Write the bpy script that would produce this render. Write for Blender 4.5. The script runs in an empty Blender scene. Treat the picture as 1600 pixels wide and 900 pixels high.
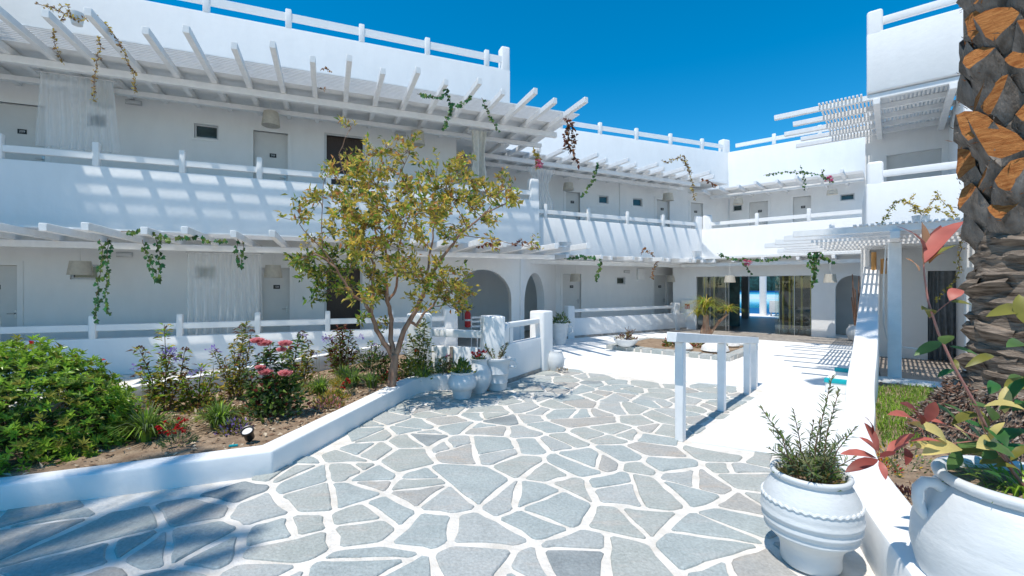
import bpy, bmesh, math, random
from mathutils import Vector, Matrix
random.seed(7)
C = bpy.context.scene
COL = C.collection
R = math.radians

# ------------------------------------------------------------------ camera, sky, sun, exposure
cam_data = bpy.data.cameras.new("camera"); cam = bpy.data.objects.new("camera", cam_data); COL.objects.link(cam)
cam_data.sensor_width = 36.0; cam_data.lens = 15.975
cam_data.shift_y = -0.0019
cam_data.clip_start = 0.05; cam_data.clip_end = 2000
cam.location = (0, 0, 1.6); cam.rotation_euler = (R(90), 0, 0)
C.camera = cam

SUN = Vector((-0.262, -0.325, 1.0)).normalized()          # towards the sun
w = bpy.data.worlds.new("World"); C.world = w; w.use_nodes = True
nt = w.node_tree; nt.nodes.clear()
sky = nt.nodes.new("ShaderNodeTexSky"); sky.sky_type = 'NISHITA'; sky.sun_disc = False
sky.sun_elevation = math.asin(SUN.z); sky.sun_rotation = math.atan2(SUN.x, SUN.y)
sky.altitude = 1200; sky.air_density = 1.0; sky.dust_density = 0.2; sky.ozone_density = 3.0
hs = nt.nodes.new("ShaderNodeHueSaturation"); hs.inputs['Saturation'].default_value = 1.44; hs.inputs['Hue'].default_value = 0.487
bg = nt.nodes.new("ShaderNodeBackground"); bg.inputs['Strength'].default_value = 0.094
wo = nt.nodes.new("ShaderNodeOutputWorld")
nt.links.new(sky.outputs[0], hs.inputs['Color']); nt.links.new(hs.outputs[0], bg.inputs[0]); nt.links.new(bg.outputs[0], wo.inputs[0])
sl = bpy.data.lights.new("sun", 'SUN'); sl.energy = 2.3; sl.angle = R(0.46); sl.color = (1.0, 0.94, 0.85)
so = bpy.data.objects.new("sun", sl); COL.objects.link(so); so.location = (-5, -5, 18)
so.rotation_euler = SUN.to_track_quat('Z', 'Y').to_euler()
C.view_settings.view_transform = 'Standard'; C.view_settings.look = 'None'
C.view_settings.exposure = 0.98; C.view_settings.gamma = 1.0
C.cycles.use_denoising = True
C.cycles.max_bounces = 10; C.cycles.diffuse_bounces = 8; C.cycles.transparent_max_bounces = 16
C.cycles.caustics_reflective = False; C.cycles.caustics_refractive = False

# ------------------------------------------------------------------ materials
def mat(name, col, rough=0.6, var=0.06, scale=6.0, bump=0.0, bscale=40.0, spec=0.4, metal=0.0, col2=None, trans=0.0, detail=5.0, stretch=None):
    m = bpy.data.materials.new(name); m.use_nodes = True; t = m.node_tree; b = t.nodes["Principled BSDF"]
    b.inputs['Roughness'].default_value = rough; b.inputs['Metallic'].default_value = metal
    b.inputs['Specular IOR Level'].default_value = spec
    geo = t.nodes.new("ShaderNodeNewGeometry"); pos = geo.outputs['Position']
    if stretch:
        mp = t.nodes.new("ShaderNodeMapping"); mp.inputs['Scale'].default_value = stretch
        t.links.new(pos, mp.inputs[0]); pos = mp.outputs[0]
    n = t.nodes.new("ShaderNodeTexNoise"); n.inputs['Scale'].default_value = scale; n.inputs['Detail'].default_value = detail
    t.links.new(pos, n.inputs['Vector'])
    rp = t.nodes.new("ShaderNodeValToRGB")
    c2 = col2 or tuple(max(0, c * (1 - var * 2)) for c in col)
    c1 = col if col2 else tuple(min(1, c * (1 + var)) for c in col)
    rp.color_ramp.elements[0].position = 0.3; rp.color_ramp.elements[1].position = 0.7
    rp.color_ramp.elements[0].color = (*c2, 1); rp.color_ramp.elements[1].color = (*c1, 1)
    t.links.new(n.outputs['Fac'], rp.inputs[0]); t.links.new(rp.outputs[0], b.inputs['Base Color'])
    if bump > 0:
        n2 = t.nodes.new("ShaderNodeTexNoise"); n2.inputs['Scale'].default_value = bscale; n2.inputs['Detail'].default_value = 6
        t.links.new(pos, n2.inputs['Vector'])
        bp = t.nodes.new("ShaderNodeBump"); bp.inputs['Strength'].default_value = bump; bp.inputs['Distance'].default_value = 0.02
        t.links.new(n2.outputs['Fac'], bp.inputs['Height']); t.links.new(bp.outputs[0], b.inputs['Normal'])
    if trans > 0:                                        # leaves: light comes through them
        tr = t.nodes.new("ShaderNodeBsdfTranslucent"); mx = t.nodes.new("ShaderNodeMixShader"); mx.inputs[0].default_value = trans
        t.links.new(rp.outputs[0], tr.inputs[0]); out = t.nodes["Material Output"]
        t.links.new(b.outputs[0], mx.inputs[1]); t.links.new(tr.outputs[0], mx.inputs[2]); t.links.new(mx.outputs[0], out.inputs[0])
    return m

def sheer(name, col, alpha):
    m = bpy.data.materials.new(name); m.use_nodes = True; t = m.node_tree; t.nodes.clear()
    out = t.nodes.new("ShaderNodeOutputMaterial"); a = t.nodes.new("ShaderNodeBsdfTransparent")
    d = t.nodes.new("ShaderNodeBsdfDiffuse"); d.inputs[0].default_value = (*col, 1)
    tl = t.nodes.new("ShaderNodeBsdfTranslucent"); tl.inputs[0].default_value = (*col, 1)
    m1 = t.nodes.new("ShaderNodeMixShader"); m1.inputs[0].default_value = 0.45
    t.links.new(d.outputs[0], m1.inputs[1]); t.links.new(tl.outputs[0], m1.inputs[2])
    m2 = t.nodes.new("ShaderNodeMixShader")
    geo = t.nodes.new("ShaderNodeNewGeometry"); nz = t.nodes.new("ShaderNodeTexNoise"); nz.inputs['Scale'].default_value = 14
    mp = t.nodes.new("ShaderNodeMapping"); mp.inputs['Scale'].default_value = (1, 1, 0.08)
    t.links.new(geo.outputs['Position'], mp.inputs[0]); t.links.new(mp.outputs[0], nz.inputs['Vector'])
    rg = t.nodes.new("ShaderNodeMapRange"); rg.inputs['To Min'].default_value = alpha - 0.15; rg.inputs['To Max'].default_value = alpha + 0.2
    t.links.new(nz.outputs['Fac'], rg.inputs['Value']); t.links.new(rg.outputs[0], m2.inputs[0])
    t.links.new(a.outputs[0], m2.inputs[1]); t.links.new(m1.outputs[0], m2.inputs[2]); t.links.new(m2.outputs[0], out.inputs[0])
    return m

def glass(name, tint, refl=0.12):
    m = bpy.data.materials.new(name); m.use_nodes = True; t = m.node_tree; t.nodes.clear()
    out = t.nodes.new("ShaderNodeOutputMaterial"); a = t.nodes.new("ShaderNodeBsdfTransparent"); a.inputs[0].default_value = (*tint, 1)
    g = t.nodes.new("ShaderNodeBsdfGlossy"); g.inputs['Roughness'].default_value = 0.02
    fr = t.nodes.new("ShaderNodeFresnel"); fr.inputs[0].default_value = 1.5
    ad = t.nodes.new("ShaderNodeMath"); ad.operation = 'ADD'; ad.inputs[1].default_value = refl
    mx = t.nodes.new("ShaderNodeMixShader"); t.links.new(fr.outputs[0], ad.inputs[0]); t.links.new(ad.outputs[0], mx.inputs[0])
    t.links.new(a.outputs[0], mx.inputs[1]); t.links.new(g.outputs[0], mx.inputs[2]); t.links.new(mx.outputs[0], out.inputs[0])
    return m

def plaster(name, col, stain=(0.70, 0.71, 0.70)):
    m = mat(name, col, 0.85, 0.0, 0.7, 0.22, 9.0, 0.2, col2=stain)
    t = m.node_tree
    for n in t.nodes:
        if n.type == 'VALTORGB': n.color_ramp.elements[0].position = 0.16; n.color_ramp.elements[1].position = 0.46
    # faint rain streaks and trowel marks in the limewash
    b = t.nodes["Principled BSDF"]; src = b.inputs['Base Color'].links[0].from_socket; geo = t.nodes.new("ShaderNodeNewGeometry")
    mp = t.nodes.new("ShaderNodeMapping"); mp.inputs['Scale'].default_value = (2.5, 2.5, .8); n = t.nodes.new("ShaderNodeTexNoise"); n.inputs['Scale'].default_value = 1.6; n.inputs['Detail'].default_value = 7; n.inputs['Roughness'].default_value = .65
    t.links.new(geo.outputs['Position'], mp.inputs[0]); t.links.new(mp.outputs[0], n.inputs['Vector'])
    r = t.nodes.new("ShaderNodeMapRange"); r.inputs['From Min'].default_value = .35; r.inputs['From Max'].default_value = .62; r.inputs['To Min'].default_value = .965; r.inputs['To Max'].default_value = 1.0; t.links.new(n.outputs['Fac'], r.inputs['Value'])
    mu = t.nodes.new("ShaderNodeMix"); mu.data_type = 'RGBA'; mu.blend_type = 'MULTIPLY'; mu.inputs[0].default_value = 1; t.links.new(src, mu.inputs[6]); t.links.new(r.outputs[0], mu.inputs[7]); t.links.new(mu.outputs[2], b.inputs['Base Color'])
    return m

WHITE = plaster("white_plaster", (0.825, 0.825, 0.82), (0.785, 0.79, 0.785))
WOOD = mat("white_painted_wood", (0.81, 0.81, 0.805), 0.55, 0.03, 9, 0.12, 60, stretch=(1, 1, 1))
FLOORW = mat("white_painted_ground", (0.84, 0.835, 0.82), 0.8, 0.0, 1.6, 0.15, 30, 0.2, col2=(0.76, 0.765, 0.76))
GROUT = mat("white_painted_joint", (0.82, 0.775, 0.72), 0.8, 0.0, 7, 0.6, 30, 0.2, col2=(0.62, 0.575, 0.51), detail=9)
DOORM = mat("pale_grey_door_paint", (0.66, 0.655, 0.64), 0.5, 0.02, 5)
FRAMEM = mat("grey_aluminium", (0.55, 0.56, 0.57), 0.4, 0.03, 8)
SIGNM = mat("black_plate", (0.012, 0.014, 0.016), 0.4, 0.1, 5)
TEXTM = mat("pale_lettering", (0.6, 0.6, 0.6), 0.5, 0.02, 5)
PANE = mat("dark_window_glass", (0.02, 0.045, 0.045), 0.08, 0.2, 3, spec=0.8)
BROWN = mat("dark_brown_blind", (0.055, 0.035, 0.028), 0.4, 0.15, 30, stretch=(8, 8, 0.4))
SHADE = mat("cream_lamp_shade", (0.72, 0.68, 0.60), 0.8, 0.05, 20, trans=0.4)
SHEER = sheer("sheer_white_curtain", (0.90, 0.91, 0.91), 0.46)
LINEN = mat("cream_curtain", (0.74, 0.71, 0.64), 0.9, 0.06, 12, trans=0.3)
GREYC = mat("grey_curtain_cloth", (0.20, 0.215, 0.225), 0.9, 0.1, 12)
GALF = mat("grey_gallery_floor", (0.5, 0.48, 0.45), 0.6, 0.08, 4)
TILEB = mat("pale_brown_floor_tile", (0.34, 0.29, 0.25), 0.55, 0.08, 4)
STRIP = mat("grey_brown_stone_strip", (0.36, 0.33, 0.30), 0.7, 0.2, 9, 0.2, 40)
LOBF = mat("polished_grey_tile", (0.27, 0.27, 0.275), 0.45, 0.06, 3, spec=0.5)
INNER = mat("warm_grey_interior_paint", (0.56, 0.54, 0.52), 0.7, 0.03, 3)
GLASSM = glass("clear_door_glass", (0.88, 0.94, 0.93), 0.015)
BAMBOO = mat("yellow_bamboo", (0.72, 0.54, 0.16), 0.45, 0.12, 20, stretch=(1, 1, 0.3))
STUB = mat("orange_bamboo", (0.52, 0.27, 0.09), 0.5, 0.15, 25, stretch=(1, 1, 0.2))
REED = mat("brown_dry_cane", (0.30, 0.16, 0.10), 0.7, 0.2, 20)
POTW = mat("white_glazed_clay", (0.69, 0.705, 0.71), 0.5, 0.0, 5, 0.14, 26, 0.35, col2=(0.60, 0.62, 0.63), stretch=(1, 1, 2.5))
SOIL = mat("dry_brown_soil", (0.40, 0.30, 0.21), 0.95, 0.0, 7, 1.0, 60, 0.1, col2=(0.22, 0.15, 0.10))
CHIP = [mat("bark_chip_%s" % n, c, 0.9, 0.15, 40) for n, c in (("tan", (0.44, 0.31, 0.20)), ("brown", (0.22, 0.13, 0.08)), ("pale", (0.58, 0.47, 0.34)))]
BARK = mat("smooth_pinkish_bark", (0.36, 0.25, 0.18), 0.7, 0.0, 16, 0.4, 60, 0.2, col2=(0.22, 0.10, 0.06), stretch=(1, 1, 0.35))
TWIG = mat("brown_stem", (0.17, 0.10, 0.06), 0.8, 0.15, 30)
REDSTEM = mat("red_stem", (0.36, 0.13, 0.12), 0.5, 0.15, 60, col2=(0.30, 0.17, 0.12))
PALMG = mat("grey_palm_boot", (0.30, 0.26, 0.225), 0.9, 0.0, 11, 1.0, 55, 0.1, col2=(0.12, 0.095, 0.075), stretch=(1, 1, 0.35))
PALMO = mat("orange_cut_palm_fibre", (0.56, 0.25, 0.085), 0.9, 0.0, 16, 1.0, 70, 0.1, col2=(0.30, 0.10, 0.03), stretch=(0.6, 0.6, 3.0))
PALMB = mat("rough_palm_bark", (0.33, 0.265, 0.21), 0.95, 0.0, 10, 1.0, 30, 0.1, col2=(0.06, 0.045, 0.035), stretch=(0.6, 0.6, 4.0))
FIBRE = [mat("root_fibre_%s" % n, c, 0.95, 0.2, 30) for n, c in (("brown", (0.24, 0.13, 0.09)), ("grey", (0.36, 0.29, 0.24)), ("dark", (0.07, 0.045, 0.035)))]
TURQ = mat("turquoise_rubber", (0.0, 0.36, 0.42), 0.5, 0.05, 10)
REDX = mat("fire_red_enamel", (0.5, 0.02, 0.025), 0.35, 0.05, 5)
BLACK = mat("black_plastic", (0.015, 0.016, 0.018), 0.35, 0.1, 10)
METAL = mat("brushed_metal", (0.5, 0.51, 0.52), 0.35, 0.05, 10, metal=0.8)
CABLE = mat("white_cable", (0.7, 0.7, 0.68), 0.5, 0.02, 5)
WATERT = mat("turquoise_pool_water", (0.0, 0.46, 0.68), 0.08, 0.1, 1.2)
BLUEP = mat("deep_blue_paint", (0.0, 0.08, 0.24), 0.4, 0.05, 2)
HEDGE = mat("far_dark_hedge", (0.012, 0.06, 0.06), 0.9, 0.4, 3, 0.5, 6)
PEB = mat("white_pebble", (0.74, 0.73, 0.71), 0.8, 0.08, 20)
def leafmat(name, col, var=0.22, tr=0.42, rough=0.45): return mat(name, tuple(min(.8, c * 1.25) for c in col), rough, var, 9, spec=0.35, trans=tr, detail=2)
L_GREEN = leafmat("leaf_green", (0.145, 0.23, 0.045)); L_BRIGHT = leafmat("leaf_bright_green", (0.26, 0.41, 0.045), rough=0.3); L_DARK = leafmat("leaf_dark_green", (0.05, 0.105, 0.032), rough=0.3)
L_OLIVE = leafmat("leaf_olive", (0.26, 0.255, 0.045)); L_YELLOW = leafmat("leaf_yellow", (0.52, 0.40, 0.07)); L_ORANGE = leafmat("leaf_orange", (0.34, 0.14, 0.045))
L_RED = leafmat("leaf_dark_red", (0.15, 0.035, 0.025)); L_BROWN = leafmat("leaf_brown", (0.15, 0.07, 0.035)); L_DRY = leafmat("leaf_dry_gold", (0.36, 0.24, 0.07)); L_BLUE = leafmat("leaf_grey_green", (0.15, 0.20, 0.11))
L_IVY = leafmat("leaf_ivy", (0.035, 0.14, 0.04), tr=0.2, rough=0.4); L_SILVER = leafmat("leaf_grey_olive", (0.24, 0.255, 0.12))
P_PINK = leafmat("petal_pink", (0.68, 0.26, 0.28), 0.10); P_RED = leafmat("petal_red", (0.42, 0.01, 0.015), 0.12); P_LILAC = leafmat("petal_lilac", (0.38, 0.27, 0.62), 0.12); P_MAG = leafmat("petal_magenta", (0.55, 0.08, 0.26), 0.15); P_YEL = leafmat("petal_yellow", (0.65, 0.42, 0.04), 0.12); P_PLUM = leafmat("leaf_plum", (0.09, 0.045, 0.06))
PH = {'dred': leafmat("photinia_dark_red", (0.20, 0.045, 0.035), 0.15, 0.35), 'rpink': leafmat("photinia_red", (0.44, 0.125, 0.095), 0.12, 0.35), 'tan': leafmat("photinia_tan", (0.44, 0.22, 0.11), 0.12, 0.35), 'brown': leafmat("photinia_brown", (0.22, 0.09, 0.035), 0.15, 0.3), 'olive': leafmat("photinia_olive", (0.17, 0.16, 0.03), 0.15, 0.35), 'green': leafmat("photinia_green", (0.085, 0.155, 0.045), 0.15, 0.35), 'dgreen': leafmat("photinia_deep_green", (0.035, 0.12, 0.03), 0.15, 0.3), 'pale': leafmat("photinia_pale_yellow", (0.52, 0.42, 0.15), 0.1, 0.3)}
def stone_mat(name, c, c2, c3):
    m = mat("paving_" + name, c, 0.72, 0.0, 3.6, 0.45, 48, 0.3, col2=c2, detail=10); t = m.node_tree; b = t.nodes["Principled BSDF"]
    src = b.inputs['Base Color'].links[0].from_socket; geo = t.nodes.new("ShaderNodeNewGeometry"); mp = t.nodes.new("ShaderNodeMapping"); mp.inputs['Rotation'].default_value = (0, 0, .6); mp.inputs['Scale'].default_value = (1.4, 5.0, 1)
    n = t.nodes.new("ShaderNodeTexNoise"); n.inputs['Scale'].default_value = 1.7; n.inputs['Detail'].default_value = 9; n.inputs['Roughness'].default_value = .68
    rp = t.nodes.new("ShaderNodeValToRGB"); rp.color_ramp.elements[0].position = .52; rp.color_ramp.elements[1].position = .74; mx = t.nodes.new("ShaderNodeMix"); mx.data_type = 'RGBA'
    t.links.new(geo.outputs['Position'], mp.inputs[0]); t.links.new(mp.outputs[0], n.inputs['Vector']); t.links.new(n.outputs['Fac'], rp.inputs[0]); t.links.new(rp.outputs[0], mx.inputs[0])
    t.links.new(src, mx.inputs[6]); mx.inputs[7].default_value = (*c3, 1)
    n2 = t.nodes.new("ShaderNodeTexNoise"); n2.inputs['Scale'].default_value = 55; n2.inputs['Detail'].default_value = 4; t.links.new(geo.outputs['Position'], n2.inputs['Vector'])
    r2 = t.nodes.new("ShaderNodeMapRange"); r2.inputs['From Min'].default_value = .3; r2.inputs['From Max'].default_value = .7; r2.inputs['To Min'].default_value = .84; r2.inputs['To Max'].default_value = 1.12; t.links.new(n2.outputs['Fac'], r2.inputs['Value'])
    mu = t.nodes.new("ShaderNodeMix"); mu.data_type = 'RGBA'; mu.blend_type = 'MULTIPLY'; mu.inputs[0].default_value = 1; t.links.new(mx.outputs[2], mu.inputs[6]); t.links.new(r2.outputs[0], mu.inputs[7]); t.links.new(mu.outputs[2], b.inputs['Base Color'])
    return m
RUST = (.44, .36, .29)
STONE = [stone_mat(n, tuple(v * 1.07 for v in c), tuple(v * 1.08 for v in c2), tuple(v * 1.05 for v in c3)) for n, c, c2, c3 in (("blue_grey", (.385, .42, .41), (.31, .345, .34), (.43, .435, .42)), ("green_grey", (.41, .42, .395), (.335, .355, .33), (.45, .405, .36)), ("pale_grey", (.42, .43, .415), (.35, .37, .36), (.45, .41, .37)),
    ("beige", (.42, .40, .37), (.345, .35, .335), RUST), ("slate", (.30, .325, .325), (.215, .235, .24), (.36, .37, .365)), ("warm", (.41, .385, .35), (.335, .335, .32), RUST))]

# ------------------------------------------------------------------ builders
WO = {}                                                  # world origin of every object made
class Frame:
    """A facade: s runs along the wall (to the right), d outwards from it, z up."""
    def __init__(self, ang, c):
        a = R(ang); self.u = Vector((math.sin(a), math.cos(a), 0)); self.n = Vector((math.cos(a), -math.sin(a), 0)); self.o = self.n * c
    def P(self, s, d, z): return self.o + self.u * s + self.n * d + Vector((0, 0, z))
class Seg(Frame):
    """A frame that starts at point p and runs to q."""
    def __init__(self, p, q):
        v = Vector((q[0] - p[0], q[1] - p[1], 0)); self.L = v.length; self.u = v.normalized(); self.n = Vector((self.u.y, -self.u.x, 0)); self.o = Vector((p[0], p[1], 0))
class MB:
    def __init__(self): self.v = []; self.f = []; self.m = []
    def add(self, vs, fs, mi=0):
        b = len(self.v); self.v += [Vector(x) for x in vs]
        for f in fs: self.f.append([b + i for i in f]); self.m.append(mi)
    def box(self, F, s0, s1, d0, d1, z0, z1, mi=0):
        P = F.P
        self.add([P(s0, d0, z0), P(s1, d0, z0), P(s1, d1, z0), P(s0, d1, z0), P(s0, d0, z1), P(s1, d0, z1), P(s1, d1, z1), P(s0, d1, z1)],
                 [(0, 3, 2, 1), (4, 5, 6, 7), (0, 1, 5, 4), (1, 2, 6, 5), (2, 3, 7, 6), (3, 0, 4, 7)], mi); return self
    def quad(self, a, b, c, d, mi=0): self.add([a, b, c, d], [(0, 1, 2, 3)], mi)
    def prism(self, pts, z0, z1, mi=0):
        n = len(pts); self.add([(p[0], p[1], z0) for p in pts] + [(p[0], p[1], z1) for p in pts],
            [tuple(range(n - 1, -1, -1)), tuple(range(n, 2 * n))] + [(i, (i + 1) % n, n + (i + 1) % n, n + i) for i in range(n)], mi); return self
    def tube(self, pts, r0, r1=None, n=6, mi=0, cap=True):
        r1 = r0 if r1 is None else r1; pts = [Vector(p) for p in pts]; k = len(pts); rings = []; prev = None
        for i, p in enumerate(pts):
            t = (pts[min(i + 1, k - 1)] - pts[max(i - 1, 0)]).normalized()
            if prev is None: a = t.cross(Vector((0.3, 0.2, 1)) if abs(t.z) < 0.9 else Vector((1, 0, 0))).normalized()
            else: a = (prev - t * prev.dot(t)).normalized()
            prev = a; b = t.cross(a); r = r0 + (r1 - r0) * i / max(1, k - 1)
            rings += [p + (a * math.cos(2 * math.pi * j / n) + b * math.sin(2 * math.pi * j / n)) * r for j in range(n)]
        fs = [(i * n + j, i * n + (j + 1) % n, (i + 1) * n + (j + 1) % n, (i + 1) * n + j) for i in range(k - 1) for j in range(n)]
        if cap: fs += [tuple(range(n - 1, -1, -1)), tuple((k - 1) * n + j for j in range(n))]
        self.add(rings, fs, mi); return self
    def lathe(self, prof, c, n=28, mi=0, axis=None):
        c = Vector(c); M = Matrix.Identity(3) if axis is None else Vector(axis).to_track_quat('Z', 'Y').to_matrix(); vs = []
        for r, z in prof: vs += [c + M @ Vector((r * math.cos(2 * math.pi * j / n), r * math.sin(2 * math.pi * j / n), z)) for j in range(n)]
        k = len(prof)
        self.add(vs, [(i * n + j, i * n + (j + 1) % n, (i + 1) * n + (j + 1) % n, (i + 1) * n + j) for i in range(k - 1) for j in range(n)] +
                 [tuple(range(n - 1, -1, -1)), tuple((k - 1) * n + j for j in range(n))], mi); return self
    def leaf(self, p, d, nrm, L, W, mi=0, fold=0.18, droop=0.15):
        d = d.normalized(); s = d.cross(nrm)
        if s.length < 1e-4: s = d.cross(Vector((1, 0.1, 0)))
        s.normalize(); nn = s.cross(d); e = nn * (fold * W); m = p + d * (L * 0.45)
        self.add([p, m + s * (W / 2) + e, p + d * L - nn * (droop * L), m - s * (W / 2) + e], [(0, 1, 2), (0, 2, 3)], mi)
    def bigleaf(self, p, tip, W, bend=0.12, mi=0, up=None):
        d = tip - p; L = d.length; d.normalize(); up = up or Vector((0, 0, 1)); s = d.cross(up)
        if s.length < 0.05: s = d.cross(Vector((1, 0, 0)))
        s.normalize(); nn = s.cross(d); vs = []
        T = (0, 0.12, 0.3, 0.5, 0.7, 0.88, 1.0); Wd = (0.05, 0.5, 0.9, 1.0, 0.85, 0.45, 0.0)
        for t, wd in zip(T, Wd):
            q = p + d * (L * t) + nn * (bend * L * math.sin(math.pi * t)); e = nn * (0.10 * W * wd)
            vs += [q + s * (W / 2 * wd) + e, q, q - s * (W / 2 * wd) + e]
        fs = []
        for i in range(len(T) - 1):
            for j in (0, 1): fs.append((i * 3 + j, i * 3 + j + 1, i * 3 + j + 4, i * 3 + j + 3))
        self.add(vs, fs, mi)
    def blade(self, p, d, L, W, lean, mi=0, n=4):
        h = Vector((d.x, d.y, 0)); h.normalize(); s = Vector((-h.y, h.x, 0)); vs = []
        for i in range(n + 1):
            t = i / n; q = p + h * (lean * L * t * t) + Vector((0, 0, L * (t - 0.75 * lean * t * t * t))) ; wd = W * (1 - t ** 2.2) / 2 + 0.0006
            vs += [q - s * wd, q + s * wd]
        self.add(vs, [(2 * i, 2 * i + 1, 2 * i + 3, 2 * i + 2) for i in range(n)], mi)

def put(name, mb, mats, parent=None, bevel=0.0, seg=2, smooth=False, angle=40, **k):
    mats = mats if isinstance(mats, (list, tuple)) else [mats]
    vs = mb.v
    lo = Vector((min(v.x for v in vs), min(v.y for v in vs), min(v.z for v in vs))); hi = Vector((max(v.x for v in vs), max(v.y for v in vs), max(v.z for v in vs)))
    org = Vector(((lo.x + hi.x) / 2, (lo.y + hi.y) / 2, lo.z))
    me = bpy.data.meshes.new(name); me.from_pydata([v - org for v in vs], [], mb.f)
    for m in mats: me.materials.append(m)
    me.polygons.foreach_set('material_index', mb.m); me.update()
    if bevel > 0 or k.pop('fix', False):
        bm = bmesh.new(); bm.from_mesh(me); bmesh.ops.recalc_face_normals(bm, faces=bm.faces)
        if bevel > 0:
            es = [e for e in bm.edges if len(e.link_faces) == 2 and e.calc_face_angle(0) > 0.5]
            bmesh.ops.bevel(bm, geom=es, offset=bevel, segments=seg, affect='EDGES', profile=0.5, clamp_overlap=True)
        bm.to_mesh(me); bm.free()
    if smooth or bevel > 0:
        me.polygons.foreach_set('use_smooth', [True] * len(me.polygons)); me.set_sharp_from_angle(angle=R(angle))
    o = bpy.data.objects.new(name, me); COL.objects.link(o); return attach(o, org, parent, **k)
def attach(o, org, parent=None, **k):
    WO[o] = org.copy()
    if parent is not None: o.parent = parent; o.location = org - WO[parent]
    else: o.location = org
    for a, b in k.items():
        if b is not None: o[a] = b
    return o
def thing(name, loc, label, category, group=None, kind=None):
    o = bpy.data.objects.new(name, None); o.empty_display_size = 0.2; COL.objects.link(o)
    return attach(o, Vector(loc), None, label=label, category=category, group=group, kind=kind)
def copy(o, loc, parent=None, **k):
    c = o.copy(); COL.objects.link(c); return attach(c, Vector(loc), parent, **k)
def rnd(a, b): return random.uniform(a, b)
def rdir(zmin=-1.0):
    while True:
        v = Vector((rnd(-1, 1), rnd(-1, 1), rnd(zmin, 1)))
        if 0.05 < v.length < 1: return v.normalized()

def wall_holes(mb, F, s0, s1, z0, z1, d0, d1, holes, mi=0):
    """A wall slab with openings (s0,s1,z0,z1,arch)."""
    ss = sorted({s0, s1, *[h[0] for h in holes], *[h[1] for h in holes]}); zs = sorted({z0, z1, *[h[2] for h in holes], *[h[3] for h in holes]})
    P = F.P
    for a, b in zip(ss, ss[1:]):
        for c, e in zip(zs, zs[1:]):
            ms, mz = (a + b) / 2, (c + e) / 2
            if any(h[0] < ms < h[1] and h[2] < mz < h[3] for h in holes): continue
            mb.quad(P(a, d1, c), P(b, d1, c), P(b, d1, e), P(a, d1, e), mi); mb.quad(P(b, d0, c), P(a, d0, c), P(a, d0, e), P(b, d0, e), mi)
    mb.quad(P(s0, d0, z0), P(s0, d1, z0), P(s0, d1, z1), P(s0, d0, z1), mi); mb.quad(P(s1, d1, z0), P(s1, d0, z0), P(s1, d0, z1), P(s1, d1, z1), mi)
    mb.quad(P(s0, d1, z1), P(s1, d1, z1), P(s1, d0, z1), P(s0, d0, z1), mi); mb.quad(P(s0, d0, z0), P(s1, d0, z0), P(s1, d1, z0), P(s0, d1, z0), mi)
    for h in holes:
        a, b, c, e, arch = h
        if not arch:
            mb.quad(P(a, d0, e), P(b, d0, e), P(b, d1, e), P(a, d1, e), mi); top = e
        else:
            r = (b - a) / 2; m = (a + b) / 2; sp = e - r; N = 16; top = sp
            A = [(m - r * math.cos(math.pi * i / N), sp + r * math.sin(math.pi * i / N)) for i in range(N + 1)]
            for (x0, y0), (x1, y1) in zip(A, A[1:]):
                mb.quad(P(x0, d1, y0), P(x1, d1, y1), P(x1, d1, e), P(x0, d1, e), mi); mb.quad(P(x0, d0, y0), P(x0, d0, e), P(x1, d0, e), P(x1, d0, y1), mi)
                mb.quad(P(x0, d0, y0), P(x1, d0, y1), P(x1, d1, y1), P(x0, d1, y0), mi)
        mb.quad(P(a, d0, c), P(a, d0, top), P(a, d1, top), P(a, d1, c), mi); mb.quad(P(b, d1, c), P(b, d1, top), P(b, d0, top), P(b, d0, c), mi)
        if c > z0 + 1e-4: mb.quad(P(a, d1, c), P(b, d1, c), P(b, d0, c), P(a, d0, c), mi)

def number(text, F, s, d, z, size, parent):
    cu = bpy.data.curves.new("door_number", 'FONT'); cu.body = text; cu.size = size; cu.align_x = 'CENTER'; cu.align_y = 'CENTER'; cu.extrude = 0.001
    tmp = bpy.data.objects.new("tmp", cu); me = bpy.data.meshes.new_from_object(tmp); bpy.data.objects.remove(tmp); me.materials.clear(); me.materials.append(TEXTM)
    o = bpy.data.objects.new("door_number", me); COL.objects.link(o)
    u, n = F.u, F.n; M = Matrix((( u.x, 0, n.x), (u.y, 0, n.y), (0, 1, 0))).to_4x4(); o.rotation_euler = M.to_euler()
    return attach(o, F.P(s, d, z), parent)

def door(bld, F, s0, s1, z0, z1, d, num=None, handle=1, label=None):
    p = put('door', MB().box(F, s0 + .004, s1 - .004, d - .13, d - .09, z0, z1 - .004), DOORM, bld, label=label)
    m = MB(); fw = .085
    m.box(F, s0 - fw, s0, d - .05, d + .018, z0, z1 + fw); m.box(F, s1, s1 + fw, d - .05, d + .018, z0, z1 + fw); m.box(F, s0, s1, d - .05, d + .018, z1, z1 + fw)
    put('door_frame', m, WHITE, p)
    hs_ = s1 - .07 if handle > 0 else s0 + .07
    m = MB(); m.box(F, hs_ - .02, hs_ + .02, d - .09, d - .082, z0 + .95, z0 + 1.12); m.tube([F.P(hs_, d - .085, z0 + 1.05), F.P(hs_, d - .035, z0 + 1.05), F.P(hs_ - .1 * handle, d - .035, z0 + 1.05)], .009, n=6)
    put('handle', m, METAL, p)
    if num:
        sc = s0 + (s1 - s0) * 0.55
        put('number_plate', MB().box(F, sc - .068, sc + .068, d - .09, d - .08, z0 + 1.515, z0 + 1.605), SIGNM, p)
        number(num, F, sc, d - .078, z0 + 1.56, .062, p)
    return p
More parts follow.
